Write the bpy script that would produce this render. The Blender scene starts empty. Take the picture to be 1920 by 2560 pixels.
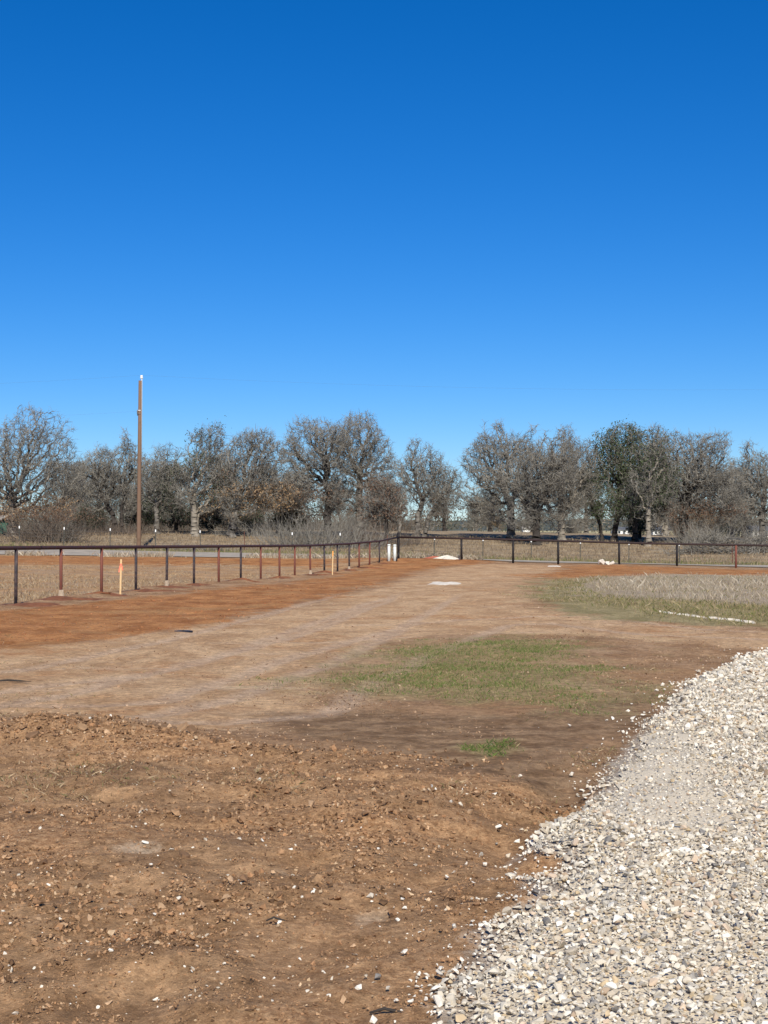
import bpy, math, random
import numpy as np
from mathutils import Vector, Matrix

# ------------------------------------------------------------------ camera, sky, sun, exposure
SC = bpy.context.scene
COL = SC.collection
F, HZ, CU, EYE = 3700.0, 1325.0, 960.0, 1.6          # focal length, horizon row, centre column (photo px), eye height
cam_d = bpy.data.cameras.new('camera')
cam = bpy.data.objects.new('camera', cam_d); COL.objects.link(cam)
cam_d.sensor_fit = 'HORIZONTAL'; cam_d.sensor_width = 36.0; cam_d.lens = F / 1920.0 * 36.0
cam_d.clip_start = 0.1; cam_d.clip_end = 9000
cam.location = (0, 0, EYE)
cam.rotation_euler = (math.radians(90) + math.atan(45.0 / F), 0, 0)
SC.camera = cam

SUN_EL, SUN_AZ = math.radians(38), math.radians(5)    # sun behind the camera, a touch to its right
wd = bpy.data.worlds.new('World'); SC.world = wd; wd.use_nodes = True
wn = wd.node_tree.nodes; wl = wd.node_tree.links
sky = wn.new('ShaderNodeTexSky'); sky.sky_type = 'NISHITA'; sky.sun_disc = False
sky.sun_elevation = SUN_EL; sky.sun_rotation = math.pi - SUN_AZ
sky.altitude = 3500; sky.air_density = 1.4; sky.dust_density = 0.0; sky.ozone_density = 10.0
hsv = wn.new('ShaderNodeHueSaturation'); hsv.inputs['Saturation'].default_value = 1.205; hsv.inputs['Hue'].default_value = 0.506
wl.new(sky.outputs[0], hsv.inputs['Color'])
wl.new(hsv.outputs[0], wn['Background'].inputs['Color'])
wn['Background'].inputs['Strength'].default_value = 0.08

sun_d = bpy.data.lights.new('sun', 'SUN'); sun_d.energy = 4.2; sun_d.angle = math.radians(0.53)
sun_d.color = (1.0, 0.935, 0.83)
sun = bpy.data.objects.new('sun', sun_d); COL.objects.link(sun)
sdir = Vector((math.sin(SUN_AZ) * math.cos(SUN_EL), -math.cos(SUN_AZ) * math.cos(SUN_EL), math.sin(SUN_EL)))
sun.rotation_euler = sdir.to_track_quat('Z', 'Y').to_euler(); sun.location = (20, -60, 60)

vs = SC.view_settings
vs.view_transform = 'Standard'; vs.look = 'None'; vs.gamma = 1.0; vs.exposure = 0.42; vs.use_curve_mapping = False

# ------------------------------------------------------------------ helpers
RNG = np.random.default_rng(11)
random.seed(4)
_T = np.random.default_rng(5).random((256, 256))
def vnoise(x, y):
    xi = np.floor(x).astype(np.int64); yi = np.floor(y).astype(np.int64)
    fx = x - xi; fy = y - yi
    fx = fx * fx * (3 - 2 * fx); fy = fy * fy * (3 - 2 * fy)
    a = _T[xi & 255, yi & 255]; b = _T[(xi + 1) & 255, yi & 255]
    c = _T[xi & 255, (yi + 1) & 255]; d = _T[(xi + 1) & 255, (yi + 1) & 255]
    return (a * (1 - fx) + b * fx) * (1 - fy) + (c * (1 - fx) + d * fx) * fy
def fbm(x, y, s=1.0, octv=4, gain=0.5):
    t = 0; amp = 1; tot = 0
    x = np.asarray(x, float) * s + 17.3; y = np.asarray(y, float) * s + 51.7
    for k in range(octv):
        t = t + amp * (vnoise(x, y) * 2 - 1); tot += amp
        x = x * 2.03 + 9.1; y = y * 2.03 + 3.7; amp *= gain
    return t / tot
def sstep(a, b, x):
    t = np.clip((x - a) / (b - a), 0, 1); return t * t * (3 - 2 * t)

def make_mesh(name, V, Fc, mat=None, parent=None, cols=None, smooth=False, loc=None):
    """V (n,3); Fc an (m,k) array or a list of such arrays; cols (n,3) a linear point colour"""
    if not isinstance(Fc, (list, tuple)): Fc = [Fc]
    Fc = [np.asarray(f, np.int32) for f in Fc if len(f)]
    me = bpy.data.meshes.new(name)
    V = np.asarray(V, np.float32)
    me.vertices.add(len(V)); me.vertices.foreach_set('co', V.ravel())
    nl = sum(f.size for f in Fc); npoly = sum(len(f) for f in Fc)
    me.loops.add(nl); me.loops.foreach_set('vertex_index', np.concatenate([f.ravel() for f in Fc]))
    me.polygons.add(npoly)
    ls = []; off = 0
    for f in Fc:
        ls.append(off + np.arange(len(f), dtype=np.int32) * f.shape[1]); off += f.size
    me.polygons.foreach_set('loop_start', np.concatenate(ls).astype(np.int32))
    me.polygons.foreach_set('use_smooth', np.full(npoly, smooth, bool))
    me.update(calc_edges=True)
    if cols is not None:
        at = me.color_attributes.new('col', 'FLOAT_COLOR', 'POINT')
        c4 = np.ones((len(V), 4), np.float32); c4[:, :3] = cols
        at.data.foreach_set('color', c4.ravel())
    if mat is not None: me.materials.append(mat)
    o = bpy.data.objects.new(name, me); COL.objects.link(o)
    if loc is not None: o.location = loc
    if parent is not None: o.parent = parent
    return o
def empty(name, loc=(0, 0, 0), rz=0.0):
    o = bpy.data.objects.new(name, None); COL.objects.link(o)
    o.location = loc; o.rotation_euler = (0, 0, rz); o.empty_display_size = 0.2
    return o
def tag(o, label=None, cat=None, group=None, kind=None):
    if label: o['label'] = label
    if cat: o['category'] = cat
    if group: o['group'] = group
    if kind: o['kind'] = kind
    return o

class MB:
    def __init__(s): s.V = []; s.F = {}; s.C = []; s.n = 0
    def add(s, V, Fc, C=None):
        V = np.asarray(V, float).reshape(-1, 3); Fc = np.asarray(Fc, np.int64)
        s.V.append(V); s.F.setdefault(Fc.shape[1], []).append(Fc + s.n)
        if C is not None: s.C.append(np.broadcast_to(np.asarray(C, float), (len(V), 3)))
        s.n += len(V)
        return s
    def box(s, x0, x1, y0, y1, z0, z1):
        V = [(x, y, z) for z in (z0, z1) for y in (y0, y1) for x in (x0, x1)]
        return s.add(V, [(0, 2, 3, 1), (4, 5, 7, 6), (0, 1, 5, 4), (2, 6, 7, 3), (0, 4, 6, 2), (1, 3, 7, 5)])
    def tube(s, pts, rad, k=8, cap=True):
        P = np.asarray(pts, float); n = len(P)
        rad = np.broadcast_to(np.asarray(rad, float), (n,))
        ref = None
        for i in range(n):
            t = P[min(i + 1, n - 1)] - P[max(i - 1, 0)]; t = t / (np.linalg.norm(t) + 1e-9)
            if ref is None:
                ref = np.cross(t, (0.0, 0, 1)) if abs(t[2]) < .9 else np.cross(t, (1.0, 0, 0))
            a = ref - t * ref.dot(t); a /= np.linalg.norm(a) + 1e-9; ref = a; b = np.cross(t, a)
            ang = np.arange(k) * 2 * np.pi / k
            R = P[i] + rad[i] * (np.cos(ang)[:, None] * a + np.sin(ang)[:, None] * b)
            s.V.append(R)
            if i:
                q = np.arange(k); q2 = (q + 1) % k; o1 = s.n + (i - 1) * k; o2 = s.n + i * k
                s.F.setdefault(4, []).append(np.stack([o1 + q, o1 + q2, o2 + q2, o2 + q], 1))
        if cap:
            s.F.setdefault(k, []).append(np.array([s.n + np.arange(k)[::-1], s.n + (n - 1) * k + np.arange(k)]))
        s.n += n * k
        return s
    def build(s, name, mat, parent=None, smooth=False, loc=None):
        if not s.n: return None
        C = np.concatenate(s.C) if s.C else None
        return make_mesh(name, np.concatenate(s.V), [np.concatenate(f) for f in s.F.values()], mat, parent, C, smooth, loc)

def segs_tubes(P0, P1, r0, r1, k):
    """separate k-sided tubes for many segments -> verts, quads"""
    n = len(P0); t = P1 - P0; t /= np.linalg.norm(t, axis=1, keepdims=True) + 1e-9
    up = np.where(np.abs(t[:, 2:3]) < .9, np.array([[0, 0, 1.0]]), np.array([[1.0, 0, 0]]))
    a = np.cross(t, up); a /= np.linalg.norm(a, axis=1, keepdims=True) + 1e-9; b = np.cross(t, a)
    ang = np.arange(k) * 2 * np.pi / k
    ring = np.cos(ang)[None, :, None] * a[:, None, :] + np.sin(ang)[None, :, None] * b[:, None, :]
    V = np.concatenate([P0[:, None] + ring * r0[:, None, None], P1[:, None] + ring * r1[:, None, None]], 1)
    q = np.arange(k); q2 = (q + 1) % k
    Fq = np.stack([q, q2, q2 + k, q + k], 1)[None] + (np.arange(n) * 2 * k)[:, None, None]
    return V.reshape(-1, 3), Fq.reshape(-1, 4)
def segs_cones(P0, P1, r0, k=3):
    n = len(P0); t = P1 - P0; t /= np.linalg.norm(t, axis=1, keepdims=True) + 1e-9
    up = np.where(np.abs(t[:, 2:3]) < .9, np.array([[0, 0, 1.0]]), np.array([[1.0, 0, 0]]))
    a = np.cross(t, up); a /= np.linalg.norm(a, axis=1, keepdims=True) + 1e-9; b = np.cross(t, a)
    ang = np.arange(k) * 2 * np.pi / k
    ring = np.cos(ang)[None, :, None] * a[:, None, :] + np.sin(ang)[None, :, None] * b[:, None, :]
    V = np.concatenate([P0[:, None] + ring * r0[:, None, None], P1[:, None]], 1)
    q = np.arange(k)
    Ft = np.stack([q, (q + 1) % k, np.full(k, k)], 1)[None] + (np.arange(n) * (k + 1))[:, None, None]
    return V.reshape(-1, 3), Ft.reshape(-1, 3)

# ------------------------------------------------------------------ materials
def pmat(name, color, rough=0.85, var=0.0, scale=8.0, bump=0.0, metal=0.0, col2=None, attr=False, spec=0.3, trans=0.0):
    m = bpy.data.materials.new(name); m.use_nodes = True
    N = m.node_tree.nodes; L = m.node_tree.links; B = N['Principled BSDF']
    B.inputs['Roughness'].default_value = rough; B.inputs['Metallic'].default_value = metal
    B.inputs['Specular IOR Level'].default_value = spec
    tc = N.new('ShaderNodeTexCoord')
    nz = N.new('ShaderNodeTexNoise'); nz.inputs['Scale'].default_value = scale; nz.inputs['Detail'].default_value = 5
    L.new(tc.outputs['Object'], nz.inputs['Vector'])
    if attr:
        ca = N.new('ShaderNodeAttribute'); ca.attribute_name = 'col'; src = ca.outputs['Color']
    else:
        rgb = N.new('ShaderNodeRGB'); rgb.outputs[0].default_value = (*color, 1); src = rgb.outputs[0]
    if col2 is not None:
        mx = N.new('ShaderNodeMix'); mx.data_type = 'RGBA'
        cr = N.new('ShaderNodeMapRange'); cr.inputs[1].default_value = 0.42; cr.inputs[2].default_value = 0.62
        L.new(nz.outputs[0], cr.inputs[0]); L.new(cr.outputs[0], mx.inputs[0])
        L.new(src, mx.inputs[6]); mx.inputs[7].default_value = (*col2, 1); src = mx.outputs[2]
    if var > 0:
        mr = N.new('ShaderNodeMapRange'); mr.inputs[1].default_value = 0.25; mr.inputs[2].default_value = 0.75
        mr.inputs[3].default_value = 1 - var; mr.inputs[4].default_value = 1 + var
        L.new(nz.outputs[0], mr.inputs[0])
        mu = N.new('ShaderNodeMix'); mu.data_type = 'RGBA'; mu.blend_type = 'MULTIPLY'; mu.inputs[0].default_value = 1
        L.new(src, mu.inputs[6]); L.new(mr.outputs[0], mu.inputs[7]); src = mu.outputs[2]
    L.new(src, B.inputs['Base Color'])
    if bump > 0:
        bp = N.new('ShaderNodeBump'); bp.inputs['Strength'].default_value = bump; bp.inputs['Distance'].default_value = 0.02
        L.new(nz.outputs[0], bp.inputs['Height']); L.new(bp.outputs[0], B.inputs['Normal'])
    if trans > 0:
        tr = N.new('ShaderNodeBsdfTranslucent'); L.new(src, tr.inputs['Color'])
        ms = N.new('ShaderNodeMixShader'); ms.inputs[0].default_value = trans
        L.new(B.outputs[0], ms.inputs[1]); L.new(tr.outputs[0], ms.inputs[2])
        L.new(ms.outputs[0], N['Material Output'].inputs['Surface'])
    return m

M = {}
M['bark'] = pmat('oak_bark', (0.10, 0.088, 0.075), 0.95, 0.45, 3.0, 0.6, col2=(0.17, 0.155, 0.13))
M['bark_dark'] = pmat('dark_bark', (0.045, 0.038, 0.032), 0.95, 0.4, 3.0, 0.6)
M['bark_pale'] = pmat('pale_bark', (0.25, 0.22, 0.175), 0.95, 0.3, 3.0, 0.5)
M['twig'] = pmat('oak_twig', (0.20, 0.185, 0.155), 0.95, 0.35, 0.6)
M['twig_brown'] = pmat('brown_twig', (0.135, 0.105, 0.08), 0.95, 0.35, 0.6)
M['leaf_green'] = pmat('live_oak_leaf', (0.068, 0.092, 0.04), 0.7, 0.5, 0.9, trans=0.2)
M['leaf_cedar'] = pmat('cedar_leaf', (0.028, 0.042, 0.02), 0.8, 0.4, 0.8)
M['leaf_brown'] = pmat('dead_oak_leaf', (0.18, 0.11, 0.07), 0.8, 0.5, 0.9, trans=0.25)
M['leaf_tan'] = pmat('tan_oak_leaf', (0.36, 0.24, 0.13), 0.8, 0.4, 0.9, trans=0.25)
M['pipe_red'] = pmat('rusty_red_pipe', (0.20, 0.065, 0.042), 0.75, 0.35, 9.0, 0.1, col2=(0.13, 0.05, 0.038))
M['pipe_dark'] = pmat('dark_steel_pipe', (0.035, 0.03, 0.035), 0.6, 0.4, 9.0, 0.1, col2=(0.075, 0.05, 0.045))
M['pipe_black'] = pmat('black_painted_pipe', (0.014, 0.011, 0.011), 0.6, 0.3, 9.0)
M['rail'] = pmat('maroon_pipe', (0.085, 0.035, 0.028), 0.65, 0.35, 4.0, 0.1, col2=(0.045, 0.025, 0.022))
M['rail_dark'] = pmat('dark_maroon_pipe', (0.03, 0.016, 0.014), 0.65, 0.35, 4.0)
M['concrete'] = pmat('concrete_footing', (0.40, 0.31, 0.22), 0.95, 0.25, 14.0, 0.4)
M['pole'] = pmat('pole_wood', (0.20, 0.125, 0.08), 0.9, 0.35, 2.0, 0.3, col2=(0.145, 0.088, 0.06))
M['galv'] = pmat('galvanised_metal', (0.6, 0.62, 0.62), 0.5, 0.15, 6.0)
M['porcelain'] = pmat('white_porcelain', (0.75, 0.78, 0.78), 0.3)
M['wire'] = pmat('grey_wire', (0.13, 0.12, 0.11), 0.6)
M['tpost'] = pmat('green_steel_post', (0.06, 0.06, 0.05), 0.7, 0.3, 8.0)
M['tpost_rust'] = pmat('rusty_steel_post', (0.11, 0.045, 0.03), 0.8, 0.3, 8.0)
M['white_paint'] = pmat('white_paint', (0.82, 0.82, 0.80), 0.5, 0.06, 4.0)
M['white_pvc'] = pmat('white_pvc', (0.64, 0.69, 0.66), 0.35, 0.05, 4.0)
M['lime'] = pmat('white_limestone', (0.72, 0.65, 0.53), 0.95, 0.2, 9.0, 0.5)
M['rock'] = pmat('limestone_rock', (0.70, 0.63, 0.52), 0.95, 0.3, 6.0, 0.6)
M['stake'] = pmat('raw_pine_stake', (0.62, 0.43, 0.22), 0.8, 0.15, 10.0)
M['ribbon'] = pmat('pink_orange_tape', (0.85, 0.20, 0.12), 0.6)
M['orange'] = pmat('orange_paint', (0.80, 0.38, 0.10), 0.6, 0.1, 8.0)
M['black_plastic'] = pmat('black_plastic', (0.02, 0.02, 0.022), 0.5)
M['stone'] = pmat('gravel_stone', (1, 1, 1), 0.9, 0.12, 60.0, 0.25, attr=True)
M['clod'] = pmat('soil_clod', (1, 1, 1), 0.98, 0.25, 45.0, 0.5, attr=True, spec=0.1)
M['blade'] = pmat('grass_blade', (1, 1, 1), 0.85, 0.0, 2.0, attr=True, trans=0.25, spec=0.15)
M['asphalt'] = pmat('old_asphalt', (0.34, 0.30, 0.24), 0.95, 0.18, 1.2, 0.2, col2=(0.42, 0.36, 0.28))
M['house_white'] = pmat('white_siding', (0.78, 0.77, 0.73), 0.7, 0.05, 1.0)
M['house_green'] = pmat('green_siding', (0.03, 0.13, 0.085), 0.6, 0.1, 1.0)
M['roof_grey'] = pmat('grey_roof', (0.12, 0.125, 0.13), 0.8, 0.2, 1.0)
M['roof_pale'] = pmat('pale_roof', (0.42, 0.39, 0.33), 0.8, 0.2, 1.0)
M['glass'] = pmat('dark_glass', (0.03, 0.035, 0.04), 0.15, spec=0.6)
M['far_wood'] = pmat('far_foliage', (1, 1, 1), 0.95, 0.3, 0.3, attr=True)
M['hill'] = pmat('hill_scrub', (0.085, 0.095, 0.075), 1.0, 0.3, 0.01)

# ------------------------------------------------------------------ the lie of the land
def ray_x(u, Y): return (u - CU) / F * Y
def z_of(v, Y): return EYE - (v - HZ) * Y / F
_q = np.polyfit([32.3, 50.0, 81.0], [-8.03, -5.0, 0.77], 2)
def fence_Y(u):
    ys = np.linspace(24, 86, 6000); return float(ys[np.argmin(np.abs(np.polyval(_q, ys) - ray_x(u, ys)))])
L_U = [40, 153, 254, 340, 417, 485, 547, 602, 652, 699, 737, 776, 811, 844, 873, 898, 924, 948.5]
L_V = [1512, 1500, 1488, 1479, 1470, 1463, 1457, 1456, 1452, 1447, 1442, 1439, 1434, 1429, 1426, 1422, 1414, 1408]
R_U = [996, 1153.5, 1282.6, 1395.4, 1548, 1692, 1839.5, 1990]
R_VB = [1396, 1399, 1408, 1411, 1410, 1415, 1420, 1424]
R_VR = [1343, 1346, 1349, 1352, 1357, 1360, 1362.5, 1365]
def rfence_Y(u): return 81.0 - (u - 996) / 845.0 * 3.0
T_U = [-62, 48, 160, 275, 389, 501, 611, 731, 850, 968, 1085, 1207, 1328, 1450, 1572, 1699, 1831, 1960]
T_V = [1312, 1315, 1318, 1321, 1324, 1326, 1329, 1331, 1332.6, 1338, 1343, 1346, 1349, 1352.6, 1355.7, 1358, 1360, 1363]
def tfence_Y(u): return 105.0 - (u - 48) / 1783.0 * 7.0
TPH = 1.3
cp = []
for x in (-9, -4, 0, 4, 9):
    for y in (-6, 3, 9, 16, 24):
        cp.append((x, y, 0.0))
for u, v in list(zip(L_U, L_V))[::2]:
    Y = fence_Y(u); cp.append((ray_x(u, Y), Y, z_of(v, Y)))
for u, v in zip(R_U, R_VB):
    Y = rfence_Y(u); cp.append((ray_x(u, Y), Y, z_of(v, Y)))
for u, v in list(zip(T_U, T_V))[::2]:
    Y = tfence_Y(u); cp.append((ray_x(u, Y), Y, z_of(v, Y) - TPH))
for u, v, Y in ((100, 1378, 94), (420, 1384, 93), (800, 1391, 92), (1150, 1398, 90), (1500, 1408, 88), (1880, 1415, 87),
                (100, 1338, 122), (300, 1334, 122), (490, 1334, 120), (800, 1342, 120), (1040, 1345, 120), (1275, 1347, 120),
                (1620, 1362, 116), (1750, 1364, 114), (1900, 1355, 120), (1250, 1341, 200), (1700, 1345, 180), (1250, 1334, 420), (1700, 1336, 420)):
    cp.append((ray_x(u, Y), Y, z_of(v, Y)))
for x, y, z in ((14, 45, -0.1), (11, 60, -0.22), (20, 62, -0.3), (4, 60, -0.12), (1, 40, -0.05), (5, 34, -0.02), (-14, 45, -0.05),
                (-20, 62, 0.02), (-14, 72, 0.0), (-6, 76, -0.12), (-30, 80, 0.15), (-60, 60, 0.1), (-60, 110, 0.8), (60, 60, -0.3), (60, 110, -0.5),
                (-60, 220, 1.3), (-60, 450, 1.0), (-150, 300, 1.2), (150, 300, 0.5), (0, 700, 0.6), (200, 700, 0.5), (-200, 700, 0.8),
                (-150, 20, 0), (150, 20, 0), (0, -120, 0), (-20, 30, 0), (20, 30, 0)):
    cp.append((x, y, z))
cp = np.array(cp, float)
def _phi(r2): return 0.5 * r2 * np.log(r2 + 1e-9)
_A = ((cp[:, None, :2] / 100 - cp[None, :, :2] / 100) ** 2).sum(-1)
_n = len(cp)
_K = np.zeros((_n + 3, _n + 3)); _K[:_n, :_n] = _phi(_A) + 2e-4 * np.eye(_n)
_K[:_n, _n] = 1; _K[:_n, _n + 1:] = cp[:, :2] / 100; _K[_n, :_n] = 1; _K[_n + 1:, :_n] = (cp[:, :2] / 100).T
_W = np.linalg.solve(_K, np.concatenate([cp[:, 2], np.zeros(3)]))
def tps(x, y):
    x = np.asarray(x, float); sh = x.shape; x = x.ravel() / 100; y = np.asarray(y, float).ravel() / 100
    out = np.empty(len(x))
    for i in range(0, len(x), 40000):
        xs = x[i:i + 40000]; ys = y[i:i + 40000]
        r2 = (xs[:, None] - cp[None, :, 0] / 100) ** 2 + (ys[:, None] - cp[None, :, 1] / 100) ** 2
        out[i:i + 40000] = _phi(r2) @ _W[:_n] + _W[_n] + _W[_n + 1] * xs + _W[_n + 2] * ys
    d = np.maximum(np.abs(x) * 100 / 150, np.abs(y * 100 - 150) / 500)
    w = sstep(0.6, 1.0, d)
    return (np.clip(out, -1.5, 2.5) * (1 - w) + 0.6 * w).reshape(sh)
def p2w(u, v):
    z = 0.0
    for _ in range(8):
        Y = F * (EYE - z) / (v - HZ); X = ray_x(u, Y); z = float(tps(np.array([X]), np.array([Y]))[0])
    return X, Y
def poly_w(pts): return np.array([p2w(u, v) for u, v in pts])
def sdist(x, y, poly):
    """signed distance to a closed polygon, positive inside"""
    sh = x.shape; x = x.ravel(); y = y.ravel()
    d2 = np.full(len(x), 1e18); ins = np.zeros(len(x), bool)
    for i in range(len(poly)):
        ax, ay = poly[i]; bx, by = poly[(i + 1) % len(poly)]
        ex, ey = bx - ax, by - ay
        t = np.clip(((x - ax) * ex + (y - ay) * ey) / (ex * ex + ey * ey + 1e-12), 0, 1)
        d2 = np.minimum(d2, (x - ax - t * ex) ** 2 + (y - ay - t * ey) ** 2)
        c = ((ay > y) != (by > y)) & (x < (bx - ax) * (y - ay) / (by - ay + 1e-12) + ax)
        ins ^= c
    return (np.where(ins, 1, -1) * np.sqrt(d2)).reshape(sh)

# zones on the ground
Z_GRAVEL = np.vstack([poly_w([(1925, 1626), (1850, 1648), (1765, 1688), (1705, 1722), (1660, 1785), (1590, 1848), (1540, 1898), (1500, 1955),
                   (1462, 2008), (1395, 2062), (1320, 2110), (1345, 2150), (1400, 2178), (1380, 2215), (1300, 2235), (1345, 2262), (1330, 2290), (1260, 2310), (1200, 2360), (1180, 2430),
                   (1110, 2500), (1090, 2560)]), [[0.15, 3.6], [0.05, 1.0], [6, 1.0], [9, 12.0], [9, 19.5], [7.5, 20.3]]])
Z_TAN = poly_w([(-900, 1560), (-300, 1640), (0, 1622), (300, 1592), (560, 1556), (720, 1520), (900, 1475), (1010, 1440), (1080, 1420), (1200, 1410), (1420, 1413), (1410, 1432),
                (1330, 1460), (1335, 1500), (1400, 1530), (1640, 1556), (1920, 1575), (2300, 1580), (2300, 1640), (1900, 1625), (1500, 1590), (1200, 1585), (950, 1600), (860, 1650), (760, 1740), (880, 1790), (560, 1830),
                (300, 1850), (120, 1820), (0, 1790), (-600, 1760), (-900, 1700)])
Z_RED = poly_w([(-900, 1640), (-300, 1650), (0, 1622), (300, 1590), (560, 1555), (720, 1518), (900, 1474), (1010, 1440), (1070, 1420), (1200, 1410), (1240, 1402), (960, 1402), (860, 1432), (700, 1458), (480, 1480), (250, 1505), (0, 1530), (-400, 1560)])
Z_RED2 = poly_w([(1440, 1412), (1600, 1414), (1800, 1422), (2300, 1430), (2300, 1446), (1700, 1438), (1440, 1446), (1380, 1450), (1340, 1440)])
Z_RED3 = poly_w([(-500, 1385), (0, 1384), (250, 1386), (500, 1392), (700, 1395), (860, 1397), (930, 1397), (900, 1404), (800, 1420), (600, 1412), (300, 1412), (0, 1410), (-500, 1410)])
Z_DIST = np.vstack([poly_w([(-700, 1790), (0, 1800), (150, 1835), (330, 1862), (700, 1885), (1000, 1900), (1250, 1935), (1390, 1960), (1480, 1985), (1430, 2040)]),
                    [[0.9, 7.0], [0.7, 4.0], [0.6, 1.0], [-9, 1.0]]])
Z_GRASS = poly_w([(770, 1700), (830, 1655), (1000, 1612), (1080, 1600), (1250, 1588), (1420, 1598), (1540, 1622), (1500, 1660), (1610, 1700), (1580, 1752), (1380, 1768), (1190, 1775), (1000, 1750), (850, 1726)])
Z_TUFT = poly_w([(1160, 1868), (1210, 1850), (1270, 1848), (1310, 1868), (1270, 1890), (1190, 1890)])
Z_GRASS2 = poly_w([(1345, 1452), (1420, 1446), (1700, 1440), (2300, 1450), (2300, 1572), (1920, 1568), (1700, 1556), (1500, 1545), (1380, 1520), (1330, 1490)])
Z_WEED = poly_w([(1420, 1462), (1500, 1443), (1700, 1436), (2000, 1440), (2300, 1448), (2300, 1528), (1920, 1514), (1750, 1506), (1600, 1498), (1480, 1490)])
Z_DAMP_SHADE = poly_w([(620, 1795), (760, 1780), (1000, 1770), (1180, 1790), (1350, 1790), (1480, 1760), (1640, 1735), (1600, 1830), (1500, 1930), (1420, 2010), (1200, 2080), (1000, 2070), (900, 2010), (1100, 1960), (1000, 1890), (780, 1850)])  # damp dug soil, and shade beside the gravel painted as darker ground
Z_SMEAR = poly_w([(280, 2165), (330, 2135), (400, 2140), (425, 2155), (400, 2175), (330, 2178)])
Z_SMEAR2 = poly_w([(680, 2210), (780, 2195), (830, 2205), (760, 2222)])
Z_SMEAR3 = poly_w([(860, 2300), (960, 2285), (980, 2310), (900, 2320)])
Z_LIME = poly_w([(1062, 1457), (1100, 1453), (1150, 1455), (1160, 1460), (1110, 1463)])

def pdist(x, y, line):
    d2 = np.full(x.shape, 1e18)
    for (ax, ay), (bx_, by_) in zip(line[:-1], line[1:]):
        ex, ey = bx_ - ax, by_ - ay; t = np.clip(((x - ax) * ex + (y - ay) * ey) / (ex * ex + ey * ey), 0, 1)
        d2 = np.minimum(d2, (x - ax - t * ex) ** 2 + (y - ay - t * ey) ** 2)
    return np.sqrt(d2)
TRACKS = [poly_w([(-500, 1745), (-100, 1715), (200, 1680), (450, 1625), (700, 1560), (880, 1502), (1010, 1455), (1100, 1425), (1180, 1412)]),
          poly_w([(-300, 1860), (100, 1800), (400, 1735), (700, 1640), (900, 1560), (1060, 1490), (1150, 1440), (1230, 1414)]),
          poly_w([(-200, 1800), (250, 1795), (600, 1770), (900, 1640), (1150, 1560), (1400, 1545), (1700, 1580), (2200, 1600)])]
def ruts(x, y):
    r = np.full(x.shape, -1.0)
    for ln_ in TRACKS:
        d = np.abs(pdist(x, y, ln_) - .82 + .06 * fbm(x, y, .7, 2)); r = np.maximum(r, 1 - 2 * np.clip(d / .34, 0, 1))
    return r
def masks(x, y):
    """zone weights from -1 (far outside) to 1 (well inside), edges ragged"""
    k = {}
    sc = np.clip(y / 18.0, 0.35, 3.0)
    n1 = fbm(x, y, 0.9, 4); n2 = fbm(x + 31, y - 7, 2.6, 4)
    def soft(poly, w, amp):
        return np.clip((sdist(x, y, poly) + (n1 * .7 + n2 * .5) * amp * sc) / (w * sc), -1, 1)
    k['grav'] = np.clip((sdist(x, y, Z_GRAVEL) + n2 * 0.10) / 0.25, -1, 1)
    k['tan'] = soft(Z_TAN, 0.7, 0.7)
    k['red'] = np.maximum(np.maximum(soft(Z_RED, 0.7, 0.7), soft(Z_RED2, 0.8, 0.9)), soft(Z_RED3, 1.0, 1.2))
    k['dist'] = soft(Z_DIST, 0.7, 0.9)
    k['grass'] = np.maximum(soft(Z_GRASS, 1.1, 1.5), soft(Z_TUFT, 0.4, 0.35))
    k['grass2'] = soft(Z_GRASS2, 0.8, 0.8)
    k['weed'] = soft(Z_WEED, 0.8, 0.8)
    k['lime'] = np.maximum(soft(Z_SMEAR, .25, .25), np.maximum(soft(Z_SMEAR2, .25, .4), soft(Z_SMEAR3, .25, .4)))
    k['damp_shade'] = soft(Z_DAMP_SHADE, 0.9, 1.1)
    return k
ROAD_N, ROAD_F = 6.0, 7.0
def road_c(x): return 92.0 - (x + 24.0) / 46.0 * 5.0      # centre line of the asphalt road
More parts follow.
